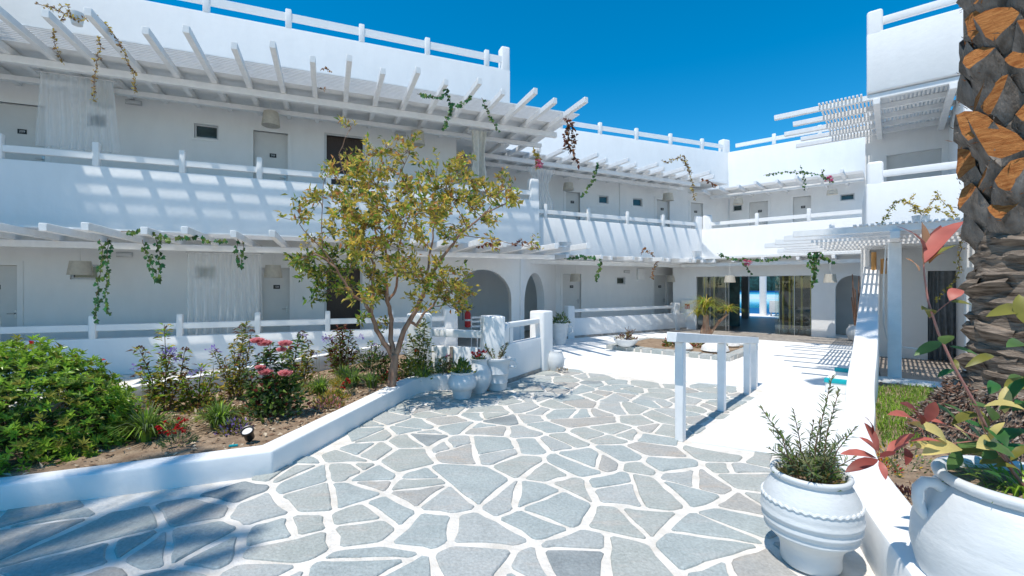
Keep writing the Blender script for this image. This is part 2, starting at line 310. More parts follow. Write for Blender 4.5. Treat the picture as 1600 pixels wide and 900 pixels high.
def window(bld, F, s0, s1, z0, z1, d, **k):
    m = MB(); b = .045
    m.box(F, s0, s0 + b, d - .1, d + .012, z0, z1); m.box(F, s1 - b, s1, d - .1, d + .012, z0, z1); m.box(F, s0 + b, s1 - b, d - .1, d + .012, z1 - b, z1); m.box(F, s0 + b, s1 - b, d - .1, d + .012, z0, z0 + b)
    g = .03; a, e, c, f = s0 + b + .006, s1 - b - .006, z0 + b + .006, z1 - b - .006
    wn = put('window', m, WHITE, bld, **k); m = MB()
    m.box(F, a, a + g, d - .09, d - .03, c, f); m.box(F, e - g, e, d - .09, d - .03, c, f); m.box(F, a + g, e - g, d - .09, d - .03, f - g, f); m.box(F, a + g, e - g, d - .09, d - .03, c, c + g)
    put('window_frame', m, FRAMEM, wn)
    put('pane', MB().box(F, a + g, e - g, d - .075, d - .065, c + g, f - g), PANE, wn)
def glazed_door(bld, F, s0, s1, z0, z1, d):
    m = MB(); b = .05
    m.box(F, s0 - b, s0, d - .1, d + .02, z0, z1 + b); m.box(F, s1, s1 + b, d - .1, d + .02, z0, z1 + b); m.box(F, s0, s1, d - .1, d + .02, z1, z1 + b)
    p = put('glazed_door', m, FRAMEM, bld)
    put('pane', MB().box(F, s0, s1, d - .08, d - .06, z0, z1), BROWN, p)
    n = 14
    for i in range(n):
        a = s0 + (s1 - s0) * i / n
        put('blind_strip', MB().box(F, a + .003, a + (s1 - s0) / n - .004, d - .058, d - .05 - .004 * (i % 2), z0 + .02, z1 - .02), BROWN, p)
def em_light(F, s, z, d, label):
    t = thing('wall_light', F.P(s, d, z), label, 'wall light', 'small oval lights on the gallery walls')
    put('base', MB().box(F, s - .14, s + .14, d, d + .02, z - .05, z + .05), METAL, t, bevel=.008)
    put('diffuser', MB().box(F, s - .13, s + .13, d + .02, d + .06, z - .035, z + .035), POTW, t, bevel=.02)
def railing(bld, F, s0, s1, posts, zb, d, rail_z=(.12, .235), ph=.42, pw=.1, skip=()):
    put('rail', MB().box(F, s0, s1, d - .09, d - .02, zb + rail_z[0], zb + rail_z[1]), WHITE, bld, bevel=.006, seg=1)
    for s in posts: put('post', MB().box(F, s - pw / 2, s + pw / 2, d - .115, d + .004, zb - .01, zb + ph), WHITE, bld, bevel=.022, seg=2)
def lamp(F, s, d, z0, z1, r, ztop, label, group):
    t = thing('pendant_lamp', F.P(s, d, z0), label, 'lamp', group); c = F.P(s, d, 0)
    put('cord', MB().tube([c + Vector((0, 0, z1 - .03)), c + Vector((0, 0, ztop))], .006, n=5), CABLE, t)
    put('lamp_shade', MB().lathe([(r, z0), (r * .8, z1), (r * .8 - .006, z1), (r - .006, z0 + .001)], c, 24), SHADE, t, smooth=True)
    put('bulb', MB().lathe([(.012, z1 - .06), (.035, z1 - .1), (.035, z1 - .13), (.01, z1 - .15)], c, 10), POTW, t, smooth=True)
def curtain(F, s0, s1, d, z0, z1, m, label, folds=9, flare=0.0, amp=.035, name='curtain', thin=None):
    mb = MB(); N = folds * 8; K = 12; vs = []
    ph = [rnd(0, 6.28) for _ in range(4)]
    for k in range(K + 1):
        t = k / K; z = z1 + (z0 - z1) * t
        for i in range(N + 1):
            a = i / N; sq = 1.0
            if thin: sq = 1 - thin * math.sin(math.pi * min(1, t * 1.3)) ** 1.5
            s = (s0 + s1) / 2 + (s1 - s0) * (a - .5) * (1 + flare * t) * sq + .02 * math.sin(ph[0] + a * 9 + t * 2)
            f = math.sin(2 * math.pi * folds * a + ph[1] + .8 * math.sin(3 * t + ph[2]) + 1.2 * math.sin(7 * a + ph[3]))
            vs.append(F.P(s, d + amp * f * (.6 + .6 * t), z + (.01 * math.sin(40 * a) if k == K else 0)))
    mb.add(vs, [(k * (N + 1) + i, k * (N + 1) + i + 1, (k + 1) * (N + 1) + i + 1, (k + 1) * (N + 1) + i) for k in range(K) for i in range(N)])
    t = thing(name, F.P((s0 + s1) / 2, d, z0), label, 'curtain')
    put('cloth', mb, m, t, smooth=True, angle=180)
    put('curtain_rod', MB().tube([F.P(s0 - .05, d, z1 + .012), F.P(s1 + .05, d, z1 + .012)], .012, n=6), METAL, t)
def pergola(F, label, ss, z, dback, tips, beams, slats, bs, ss_ext, rw=.09, rh=.12, board=None, zslat=None, sw=.030, name='pergola'):
    """Rafters along d at each s, beams (d, z0, z1) along s, thin slats along s on top."""
    t = thing(name, F.P(sum(ss) / len(ss), 0, 0), label, 'pergola')
    for s, dt in zip(ss, tips): put('rafter', MB().box(F, s - rw / 2, s + rw / 2, dback, dt, z, z + rh), WOOD, t, bevel=.006, seg=1)
    for d, z0, z1 in beams: put('beam', MB().box(F, bs[0], bs[1], d - .055, d + .055, z0, z1), WOOD, t, bevel=.006, seg=1)
    for d in slats: put('slat', MB().box(F, ss_ext[0], ss_ext[1], d - sw / 2, d + sw / 2, z + rh + .002, z + rh + .026), WOOD, t)
    if board: put('boarding', MB().box(F, bs[0], ss_ext[1], board[0], board[1], z + rh + .028, z + rh + .1), WOOD, t)
    return t

# ------------------------------------------------------------------ measured paths of vines, limbs and leaves (metres)
VINES = [
  ('potted_vine', 'dry yellow brown vine trailing from a white pot above the upper sheer curtain', 'vine', [[(-7.24, 6.9, 5.886), (-7.046, 6.9, 5.847), (-6.851, 6.9, 5.769), (-6.628, 6.9, 5.653), (-6.463, 6.9, 5.653)], [(-6.852, 6.95, 5.76), (-7.018, 7.037, 5.654), (-7.195, 7.125, 5.564), (-7.233, 7.213, 5.328), (-7.218, 7.3, 5.188)], [(-6.389, 7.0, 5.465), (-6.339, 7.0, 5.268), (-6.408, 7.0, 5.021), (-6.428, 7.0, 4.725), (-6.448, 7.0, 4.479)], [(-6.606, 7.0, 5.731), (-6.377, 7.02, 5.743), (-6.148, 7.04, 5.487), (-6.016, 7.06, 5.2), (-5.903, 7.08, 4.941), (-5.87, 7.1, 4.62)], [(-6.881, 6.9, 5.808), (-6.764, 6.9, 5.866), (-6.706, 6.9, 5.73)]], 0.045, 'dry', 0.03, None),
  ('ivy_vine', 'green leafy vine drooping in a bunch from the upper left pergola slats', 'vine', [[(-1.855, 8.9, 5.361), (-1.605, 8.9, 5.298), (-1.404, 8.9, 5.323), (-1.254, 8.9, 5.423)], [(-1.286, 8.95, 5.369), (-1.185, 8.95, 5.155), (-1.261, 8.95, 4.966), (-1.374, 8.95, 4.688)], [(-1.21, 8.95, 5.142), (-1.008, 8.95, 5.18), (-0.819, 8.95, 5.344)]], 0.075, 'ivy', 0.045, None),
  ('ivy_vine', 'thin green vine at the right end of the upper left pergola, above the cream curtain', 'vine', [[(-0.616, 9.3, 5.451), (-0.524, 9.3, 5.228), (-0.419, 9.3, 4.993), (-0.327, 9.3, 4.835), (-0.249, 9.3, 4.77)]], 0.065, 'ivy', 0.05, None),
  ('dry_vine', 'dark reddish brown vine hanging from the last rafter of the upper left pergola', 'vine', [[(1.136, 9.6, 5.21), (1.19, 9.6, 4.94), (1.163, 9.6, 4.642), (1.298, 9.6, 4.399), (1.393, 9.6, 4.183)], [(1.257, 9.6, 5.075), (1.109, 9.6, 4.805), (1.163, 9.6, 4.534)], [(1.196, 9.65, 5.161), (1.332, 9.65, 4.794), (1.25, 9.65, 4.481)]], 0.09, 'brown', 0.035, None),
  ('dry_vine', 'tiny orange dried sprig caught on the slats of the upper left pergola', 'vine', [[(-3.465, 8.2, 5.492), (-3.349, 8.2, 5.527), (-3.257, 8.2, 5.469)], [(-3.573, 8.4, 5.256), (-3.478, 8.4, 5.244)]], 0.05, 'orange', 0.035, None),
  ('flowering_vine', 'short yellow vine with a pink flower hanging beside the end pillar of the left balcony', 'vine', [[(0.507, 10.9, 4.931), (0.583, 10.9, 4.686), (0.614, 10.9, 4.44)], [(0.553, 10.9, 4.809), (0.66, 10.9, 4.624)]], 0.075, 'yellowgreen', 0.03, ('pink', (0.629, 10.9, 4.44))),
  ('ivy_vine', 'green vine hanging diagonally from the upper pergola of the middle wing', 'vine', [[(2.605, 13.6, 5.316), (2.49, 13.6, 5.067), (2.452, 13.6, 4.799), (2.241, 13.6, 4.492), (2.069, 13.6, 4.282)]], 0.085, 'ivy', 0.045, None),
  ('potted_vine', 'golden dry vine arching over the upper pergola of the middle wing', 'vine', [[(4.791, 14.6, 5.651), (4.976, 14.6, 5.569), (5.305, 14.6, 5.713), (5.511, 14.6, 5.795), (5.655, 14.6, 5.404), (5.799, 14.6, 4.87), (5.861, 14.6, 4.376)], [(5.388, 14.6, 5.692), (5.552, 14.6, 5.569), (5.717, 14.6, 5.24)]], 0.08, 'dry', 0.05, None),
  ('dry_vine', 'small dark red vine on the slats near the roof corner of the middle wing', 'vine', [[(6.191, 14.9, 5.105), (6.464, 14.9, 5.042), (6.674, 14.9, 4.853)]], 0.1, 'brown', 0.06, None),
  ('flowering_vine', 'green vine with pink blossoms along the upper pergola of the end wing', 'vine', [[(7.915, 14.3, 5.084), (8.285, 14.175, 5.134), (8.707, 14.05, 5.142), (9.061, 13.925, 5.071), (9.524, 13.8, 4.943)], [(9.388, 13.8, 5.137), (9.505, 13.8, 4.846), (9.777, 13.8, 4.749)], [(8.873, 14, 5.327), (8.972, 14, 4.992), (9.031, 14, 4.577)]], 0.075, 'ivy', 0.07, ('pink', (9.641, 13.8, 4.768))),
  ('ivy_vine', 'long twin green ivy strands hanging beside the ground floor window on the left', 'vine', [[(-6.259, 6.9, 2.319), (-6.22, 6.9, 2.057), (-6.249, 6.9, 1.765), (-6.297, 6.9, 1.474), (-6.317, 6.9, 1.085)], [(-6.142, 6.9, 2.319), (-6.152, 6.9, 2.057), (-6.142, 6.9, 1.765), (-6.171, 6.9, 1.474), (-6.152, 6.9, 1.182)]], 0.075, 'ivy', 0.05, None),
  ('ivy_vine', 'green ivy looping from the lower left pergola between two hanging strands', 'vine', [[(-5.78, 7.1, 2.33), (-5.72, 7.1, 2.12), (-5.64, 7.1, 1.95), (-5.54, 7.1, 1.71)], [(-5.58, 7.1, 2.33), (-5.5, 7.1, 2.12), (-5.5, 7.1, 1.92), (-5.53, 7.1, 1.71)], [(-6.034, 7.0, 2.438), (-5.839, 7.05, 2.454), (-5.6, 7.1, 2.41), (-5.337, 7.15, 2.335), (-5.07, 7.2, 2.381), (-4.799, 7.25, 2.305), (-4.606, 7.3, 2.33)]], 0.075, 'ivy', 0.05, None),
  ('ivy_vine', 'short green ivy strand hanging in front of the ground floor sheer curtain', 'vine', [[(-4.521, 7.5, 2.371), (-4.542, 7.5, 2.149), (-4.5, 7.5, 1.927)], [(-4.447, 7.5, 2.35), (-4.426, 7.5, 2.118), (-4.479, 7.5, 1.949)]], 0.07, 'ivy', 0.05, None),
  ('dry_vine', 'dried reddish leaves lying on the rafters of the lower left pergola beside the tree', 'vine', [[(-0.697, 9.0, 2.411), (-0.444, 9.0, 2.424), (-0.254, 9.0, 2.449)], [(-0.026, 9.2, 2.442), (0.155, 9.2, 2.494), (0.389, 9.2, 2.468)]], 0.085, 'brown', 0.04, None),
  ('ivy_vine', 'green ivy sprig hanging from the ground floor pergola of the middle wing', 'vine', [[(1.465, 13.0, 2.424), (1.923, 13.0, 2.424), (2.38, 13.0, 2.424)], [(2.603, 13.2, 2.399), (2.547, 13.2, 2.102), (2.435, 13.2, 1.767)]], 0.09, 'ivy', 0.05, None),
  ('dry_vine', 'orange dried vine hanging from the lower pergola of the middle wing', 'vine', [[(4.113, 14.6, 2.649), (4.277, 14.6, 2.772), (4.524, 14.6, 2.608), (4.647, 14.6, 2.258)], [(4.606, 14.6, 2.32), (4.483, 14.6, 1.847)]], 0.085, 'orange', 0.05, None),
  ('flowering_vine', 'pink and green vine lying along the pergola above the glass entrance', 'vine', [[(6.13, 13.6, 2.577), (6.474, 13.52, 2.419), (6.815, 13.44, 2.376), (7.245, 13.36, 2.371), (7.669, 13.28, 2.386), (8.106, 13.2, 2.492)], [(6.7, 13.4, 2.393), (6.889, 13.4, 2.204), (7.077, 13.4, 1.959)]], 0.08, 'ivy', 0.06, ('pink', (6.894, 13.3, 2.199))),
  ('ivy_vine', 'bushy green ivy hanging in front of the glass entrance beside the arch', 'vine', [[(7.581, 11.6, 2.58), (7.646, 11.6, 2.286), (7.548, 11.6, 2.123)], [(7.712, 11.6, 2.58), (7.793, 11.6, 2.205), (7.712, 11.6, 1.878), (7.646, 11.6, 1.616)], [(7.548, 11.6, 2.564), (7.842, 11.6, 2.531), (7.875, 11.6, 2.368)], [(7.842, 11.6, 2.335), (8.038, 11.6, 2.303), (8.218, 11.6, 2.205)], [(7.743, 11.55, 2.495), (7.646, 11.55, 2.072), (7.711, 11.55, 1.714)]], 0.085, 'ivy', 0.035, None),
  ('potted_vine', 'yellow leaved vine arching from a white pot on top of the right pergola', 'vine', [[(6.761, 7.5, 2.773), (6.604, 7.467, 2.915), (6.365, 7.433, 3.013), (6.212, 7.4, 2.924), (6.101, 7.367, 2.762), (5.949, 7.333, 2.602), (5.84, 7.3, 2.515)], [(6.761, 7.5, 2.773), (6.676, 7.5, 2.878), (6.549, 7.5, 2.984), (6.613, 7.5, 3.089)], [(6.782, 7.5, 2.794), (6.901, 7.48, 2.959), (6.998, 7.46, 3.124), (7.021, 7.44, 3.036), (7.148, 7.42, 2.865), (7.254, 7.4, 2.715)], [(6.715, 7.45, 2.807), (6.925, 7.45, 2.891), (7.114, 7.45, 2.786), (7.24, 7.45, 2.66)], [(6.629, 7.4, 2.778), (6.525, 7.4, 2.819)], [(6.691, 7.4, 2.757), (6.795, 7.4, 2.819)]], 0.05, 'yellowgreen', 0.03, None),
  ('hanging_vine', 'thin yellow green vine hanging from the right pergola in front of the grey curtain', 'vine', [[(6.714, 6.8, 2.395), (6.693, 6.76, 2.19), (6.616, 6.72, 1.998), (6.558, 6.68, 1.76), (6.378, 6.64, 1.572), (6.163, 6.6, 1.405)]], 0.045, 'yellowgreen', 0.035, None),
]
TREE_LIMBS = [([(-1.655, 6.25, 0.227), (-1.646, 6.25, 0.341), (-1.62, 6.25, 0.535), (-1.611, 6.25, 0.667)], 0.062, 0.05), ([(-1.629, 6.25, 0.605), (-1.75, 6.213, 0.83), (-1.844, 6.175, 1.009), (-1.902, 6.137, 1.211), (-1.976, 6.1, 1.385)], 0.038, 0.024), ([(-1.976, 6.1, 1.385), (-2.11, 6.04, 1.472), (-2.207, 5.98, 1.659), (-2.293, 5.92, 1.842), (-2.41, 5.86, 1.947), (-2.532, 5.8, 2.025)], 0.022, 0.01), ([(-1.906, 6.15, 1.184), (-1.872, 6.125, 1.402), (-1.873, 6.1, 1.617), (-1.84, 6.075, 1.831), (-1.892, 6.05, 2.0), (-1.969, 6.025, 2.211), (-2.096, 6.0, 2.462)], 0.024, 0.008), ([(-1.611, 6.25, 0.64), (-1.674, 6.256, 0.869), (-1.658, 6.263, 1.133), (-1.713, 6.269, 1.397), (-1.75, 6.275, 1.662), (-1.716, 6.281, 1.883), (-1.753, 6.287, 2.149), (-1.844, 6.294, 2.46), (-1.863, 6.3, 2.816)], 0.036, 0.008), ([(-1.593, 6.25, 0.64), (-1.508, 6.225, 0.916), (-1.397, 6.2, 1.137), (-1.287, 6.175, 1.313), (-1.178, 6.15, 1.531), (-1.104, 6.125, 1.729), (-0.945, 6.1, 1.961)], 0.04, 0.02), ([(-0.945, 6.1, 1.961), (-0.814, 6.08, 2.131), (-0.7, 6.06, 2.274), (-0.553, 6.04, 2.408), (-0.339, 6.02, 2.575), (-0.085, 6.0, 2.69)], 0.02, 0.007), ([(-1.397, 6.2, 1.137), (-1.318, 6.237, 1.047), (-1.237, 6.275, 1.202), (-1.102, 6.312, 1.324), (-1.002, 6.35, 1.502)], 0.022, 0.012), ([(-1.178, 6.15, 1.531), (-1.153, 6.2, 1.792), (-1.144, 6.25, 2.014), (-1.1, 6.3, 2.265), (-1.073, 6.35, 2.557), (-0.992, 6.4, 2.925)], 0.02, 0.007), ([(-1.721, 6.3, 1.396), (-1.626, 6.342, 1.529), (-1.6, 6.383, 1.753), (-1.629, 6.425, 2.025), (-1.567, 6.467, 2.301), (-1.467, 6.508, 2.627), (-1.402, 6.55, 2.956)], 0.02, 0.007), ([(-1.892, 6.05, 2.0), (-1.775, 6.0, 2.166), (-1.676, 5.95, 2.329), (-1.496, 5.9, 2.448)], 0.012, 0.006), ([(-2.096, 6.0, 2.462), (-2.146, 5.975, 2.753), (-2.179, 5.95, 3.0), (-2.253, 5.925, 3.327), (-2.119, 5.9, 3.611)], 0.009, 0.004), ([(-1.575, 6.5, 2.305), (-1.639, 6.467, 2.666), (-1.649, 6.433, 3.023), (-1.442, 6.4, 3.466)], 0.009, 0.004), ([(-1.082, 6.4, 2.565), (-0.897, 6.367, 2.918), (-0.758, 6.333, 3.223), (-0.71, 6.3, 3.392)], 0.008, 0.004), ([(-2.285, 5.9, 1.841), (-2.465, 5.833, 2.109), (-2.599, 5.767, 2.266), (-2.665, 5.7, 2.379)], 0.008, 0.004), ([(-0.338, 6.0, 2.572), (-0.168, 5.95, 2.832), (0.0, 5.9, 2.905)], 0.006, 0.003), ([(-0.682, 6.05, 2.273), (-0.34, 6.033, 2.237), (-0.042, 6.017, 2.168), (0.338, 6.0, 2.099)], 0.006, 0.003), ([(-2.431, 5.85, 2.028), (-2.44, 5.833, 2.479), (-2.417, 5.817, 2.886), (-2.328, 5.8, 3.111)], 0.006, 0.003), ([(-1.1, 6.1, 1.729), (-0.937, 6.05, 1.66), (-0.845, 6.0, 1.532), (-0.771, 5.95, 1.491)], 0.012, 0.005)]
TREE_CLUMPS = [((-2.877, 6.284, 1.945), 0.241, 8), ((-2.731, 6.463, 1.755), 0.275, 9), ((-2.58, 6.543, 1.941), 0.258, 9), ((-2.401, 6.764, 1.876), 0.241, 8), ((-2.73, 6.46, 1.482), 0.189, 4), ((-2.466, 6.733, 1.591), 0.223, 7), ((-2.507, 5.394, 2.413), 0.189, 4), ((-2.556, 6.048, 2.724), 0.258, 6), ((-2.811, 6.765, 3.286), 0.137, 2), ((-2.449, 6.323, 3.043), 0.215, 5), ((-2.407, 6.701, 3.459), 0.172, 3), ((-1.866, 5.52, 2.976), 0.215, 6), ((-2.227, 6.081, 3.716), 0.086, 1), ((-2.175, 5.72, 2.543), 0.275, 9), ((-2.084, 6.166, 2.79), 0.275, 9), ((-1.837, 6.211, 2.973), 0.258, 8), ((-1.513, 5.37, 2.485), 0.292, 10), ((-1.838, 5.675, 2.375), 0.292, 9), ((-2.031, 5.769, 2.185), 0.223, 6), ((-1.8, 6.725, 3.276), 0.189, 4), ((-1.51, 6.499, 3.495), 0.155, 4), ((-1.329, 5.896, 3.443), 0.103, 2), ((-2.028, 6.546, 3.508), 0.189, 5), ((-1.574, 5.883, 3.357), 0.12, 3), ((-1.414, 6.276, 2.899), 0.275, 9), ((-1.092, 5.54, 2.513), 0.292, 10), ((-1.282, 5.353, 2.331), 0.275, 8), ((-1.031, 6.657, 2.603), 0.275, 9), ((-0.878, 5.664, 2.853), 0.223, 6), ((-1.079, 5.673, 3.014), 0.172, 4), ((-0.817, 6.824, 3.301), 0.206, 6), ((-0.656, 6.659, 3.448), 0.155, 4), ((-0.733, 5.784, 2.716), 0.241, 8), ((-0.574, 6.792, 2.815), 0.241, 8), ((-0.52, 6.159, 3.005), 0.206, 5), ((-0.314, 6.367, 2.829), 0.206, 7), ((-0.08, 5.657, 2.612), 0.155, 5), ((0.0, 6.365, 2.963), 0.103, 2), ((-0.131, 6.214, 3.018), 0.12, 2), ((-0.383, 6.8, 2.529), 0.206, 5), ((-0.707, 6.691, 2.42), 0.206, 6), ((-0.817, 5.798, 2.188), 0.189, 4), ((-1.245, 5.892, 2.197), 0.223, 5), ((-1.498, 5.599, 2.089), 0.241, 6), ((-1.686, 5.569, 1.969), 0.241, 7), ((-1.841, 5.448, 1.999), 0.206, 6), ((-1.798, 5.802, 1.657), 0.241, 7), ((-1.762, 6.255, 1.485), 0.223, 6), ((-1.735, 5.355, 1.427), 0.189, 4), ((-1.435, 6.367, 1.842), 0.206, 5), ((-1.155, 5.857, 1.658), 0.223, 6), ((-0.901, 5.815, 1.739), 0.241, 7), ((-0.88, 6.578, 1.526), 0.223, 7), ((-0.941, 6.071, 1.403), 0.206, 6), ((-1.148, 5.824, 1.37), 0.172, 4), ((-0.727, 6.072, 1.275), 0.137, 3), ((-0.587, 6.407, 1.483), 0.137, 2), ((-1.378, 5.436, 1.768), 0.172, 4), ((-1.799, 6.385, 1.033), 0.12, 2), ((-1.924, 5.814, 1.166), 0.103, 2), ((-2.553, 6.475, 2.348), 0.189, 4), ((-2.889, 6.617, 2.224), 0.155, 3), ((-0.246, 5.811, 2.107), 0.12, 2), ((0.353, 6.273, 2.121), 0.12, 1), ((-0.665, 5.899, 1.741), 0.137, 2)]
PHOTINIA_LEAVES = [((1.8, 1.987, 1.692), (1.668, 1.973, 1.861), 0.26, 'dred'), ((1.828, 2.019, 1.694), (1.815, 2.013, 1.884), 0.5, 'tan'), ((1.884, 2.08, 1.703), (1.887, 1.999, 1.868), 0.36, 'rpink'), ((1.756, 1.933, 1.701), (1.947, 1.96, 1.879), 0.3, 'rpink'), ((1.813, 1.992, 1.704), (1.87, 1.935, 1.832), 0.3, 'dred'), ((1.973, 2.169, 1.71), (2.099, 2.145, 1.793), 0.2, 'olive'), ((1.909, 2.131, 1.669), (1.825, 2.107, 1.728), 0.42, 'tan'), ((1.913, 2.083, 1.703), (1.918, 2.014, 1.745), 0.5, 'brown'), ((2.006, 2.082, 1.533), (2.084, 2.114, 1.585), 0.6, 'rpink'), ((1.986, 2.056, 1.528), (2.098, 2.069, 1.51), 0.28, 'olive'), ((1.92, 2.091, 1.453), (1.812, 2.01, 1.495), 0.4, 'olive'), ((1.999, 2.112, 1.341), (1.862, 2.105, 1.277), 0.34, 'green'), ((1.906, 2.002, 1.343), (1.841, 1.917, 1.392), 0.5, 'green'), ((2.059, 2.138, 1.317), (2.173, 2.114, 1.275), 0.26, 'green'), ((2.049, 2.103, 1.212), (2.0, 2.136, 1.17), 0.62, 'dgreen'), ((2.054, 2.101, 1.206), (2.08, 2.14, 1.259), 0.4, 'olive'), ((2.019, 2.025, 1.238), (2.171, 2.047, 1.286), 0.24, 'olive'), ((2.295, 2.037, 1.434), (2.318, 2.078, 1.562), 0.5, 'olive'), ((2.436, 2.141, 1.476), (2.152, 2.065, 1.46), 0.25, 'olive'), ((2.234, 1.963, 1.329), (2.069, 1.903, 1.343), 0.4, 'green'), ((2.466, 2.162, 1.149), (2.307, 2.133, 1.119), 0.5, 'olive'), ((2.388, 2.08, 1.152), (2.219, 2.033, 1.185), 0.3, 'green'), ((2.182, 2.052, 1.042), (2.03, 2.016, 1.075), 0.36, 'green'), ((2.156, 2.014, 1.052), (2.232, 2.006, 1.077), 0.36, 'green'), ((2.129, 2.07, 1.008), (2.101, 2.107, 1.081), 0.5, 'olive'), ((2.123, 2.094, 0.948), (2.02, 2.134, 1.05), 0.3, 'green'), ((2.22, 2.136, 0.929), (2.166, 2.184, 0.957), 0.6, 'dgreen'), ((2.121, 2.091, 0.884), (1.995, 2.024, 0.879), 0.5, 'green'), ((2.227, 2.137, 0.911), (2.243, 2.182, 1.007), 0.45, 'olive'), ((2.419, 2.147, 0.92), (2.227, 2.137, 0.839), 0.34, 'dgreen'), ((2.338, 2.101, 0.946), (2.351, 2.041, 0.902), 0.4, 'green'), ((2.28, 2.13, 0.841), (2.06, 2.12, 0.809), 0.3, 'olive'), ((2.139, 1.998, 0.916), (1.958, 1.917, 0.917), 0.4, 'pale'), ((2.165, 2.135, 0.869), (2.107, 2.184, 0.945), 0.36, 'pale'), ((2.116, 1.951, 1.015), (2.071, 1.973, 0.925), 0.36, 'pale'), ((2.0, 2.029, 0.877), (1.766, 1.96, 0.869), 0.36, 'pale'), ((1.916, 2.001, 0.904), (1.757, 2.018, 0.995), 0.34, 'pale'), ((2.019, 2.139, 0.838), (1.83, 2.056, 0.867), 0.4, 'pale'), ((2.312, 2.077, 0.816), (2.05, 1.994, 0.819), 0.26, 'olive'), ((2.073, 2.102, 0.836), (1.972, 2.059, 0.765), 0.45, 'green'), ((2.16, 2.141, 0.807), (2.127, 2.189, 0.851), 0.5, 'dgreen'), ((1.959, 2.051, 0.979), (1.87, 2.101, 0.993), 0.26, 'rpink'), ((1.812, 2.004, 0.993), (1.64, 1.925, 1.104), 0.3, 'dred'), ((1.887, 2.074, 0.978), (1.854, 1.988, 1.093), 0.36, 'rpink'), ((1.782, 1.977, 0.996), (1.72, 1.944, 1.071), 0.45, 'dred'), ((1.866, 2.077, 0.942), (1.658, 2.008, 1.031), 0.3, 'rpink'), ((1.831, 1.94, 0.936), (1.722, 1.972, 0.925), 0.3, 'rpink'), ((1.779, 2.005, 0.948), (1.726, 2.05, 0.87), 0.4, 'rpink'), ((1.873, 2.145, 0.866), (1.737, 2.108, 0.813), 0.36, 'rpink'), ((1.647, 2.04, 0.856), (1.567, 2.023, 0.993), 0.34, 'rpink'), ((1.679, 2.085, 0.822), (1.586, 2.078, 0.909), 0.34, 'rpink'), ((1.657, 2.064, 0.818), (1.486, 2.061, 0.837), 0.3, 'rpink'), ((1.737, 2.156, 0.777), (1.565, 2.137, 0.724), 0.32, 'dred'), ((1.644, 2.033, 0.835), (1.728, 2.044, 0.854), 0.4, 'dred'), ((1.606, 1.987, 0.836), (1.595, 1.939, 0.772), 0.4, 'rpink'), ((1.784, 2.165, 0.792), (1.827, 2.148, 0.708), 0.34, 'olive'), ((1.786, 2.062, 0.865), (1.709, 1.973, 0.819), 0.3, 'dred'), ((1.607, 2.03, 0.934), (1.565, 2.021, 1.022), 0.34, 'dred')]
PHOTINIA_STEMS = [([(2.254, 2.0, 0.718), (2.217, 2.01, 0.776), (2.134, 2.02, 0.923), (2.059, 2.03, 1.091), (1.983, 2.04, 1.241), (1.923, 2.05, 1.389), (1.886, 2.06, 1.533), (1.878, 2.07, 1.65), (1.884, 2.08, 1.703)], 0.012, 0.005), ([(2.254, 2.0, 0.761), (2.162, 2.02, 0.88), (2.097, 2.04, 0.908), (1.973, 2.06, 0.883), (1.846, 2.08, 0.853), (1.692, 2.1, 0.804)], 0.006, 0.003), ([(2.12, 2.02, 0.909), (2.018, 2.047, 0.951), (1.957, 2.073, 0.972), (1.893, 2.1, 0.946)], 0.005, 0.003), ([(1.901, 2.07, 1.454), (1.92, 2.035, 1.5), (1.93, 2.0, 1.535)], 0.003, 0.002), ([(2.169, 2.0, 0.831), (2.081, 1.983, 0.921), (2.008, 1.967, 1.065), (1.964, 1.95, 1.111)], 0.004, 0.002), ([(1.887, 2.08, 0.906), (1.875, 2.08, 0.953), (1.893, 2.08, 0.999)], 0.003, 0.002), ([(2.419, 2.1, 1.029), (2.384, 2.1, 1.147), (2.402, 2.1, 1.325), (2.384, 2.1, 1.473)], 0.006, 0.003)]

# ------------------------------------------------------------------ ground
A = Frame(68, -11.7); B = Frame(68, -14.2); BB = Frame(63.9, -12.035); CC = Frame(130, -17.45); D = Frame(130, -11.76); G = Frame(90, 0)
def XY(v): return (v.x, v.y)
def strip(mb, pts, wd, z0, z1, mi=0):
    """Wall along a ground path; wd to the left of the walking direction; z1 one height or one per point."""
    k = len(pts); P = [Vector((p[0], p[1], 0)) for p in pts]; z1 = z1 if isinstance(z1, (list, tuple)) else [z1] * k; vs = []
    for i in range(k):
        t0 = (P[i] - P[i - 1]).normalized() if i else (P[1] - P[0]).normalized(); t1 = (P[i + 1] - P[i]).normalized() if i < k - 1 else t0
        t = (t0 + t1).normalized(); nn = Vector((-t.y, t.x, 0)); c = max(.3, t.dot(t1)); q = P[i] + nn * (wd / c)
        vs += [(P[i].x, P[i].y, z0), (P[i].x, P[i].y, z1[i]), (q.x, q.y, z1[i]), (q.x, q.y, z0)]
    fs = []
    for i in range(k - 1):
        a, b = 4 * i, 4 * i + 4
        fs += [(a, a + 1, b + 1, b), (a + 1, a + 2, b + 2, b + 1), (a + 2, a + 3, b + 3, b + 2), (a + 3, a, b, b + 3)]
    fs += [(0, 3, 2, 1), (4 * k - 4, 4 * k - 3, 4 * k - 2, 4 * k - 1)]
    mb.add(vs, fs, mi); return mb
def sheet(name, pts, z0, z1, m, **k): return put(name, MB().prism(pts, z0, z1), m, None, fix=True, **k)

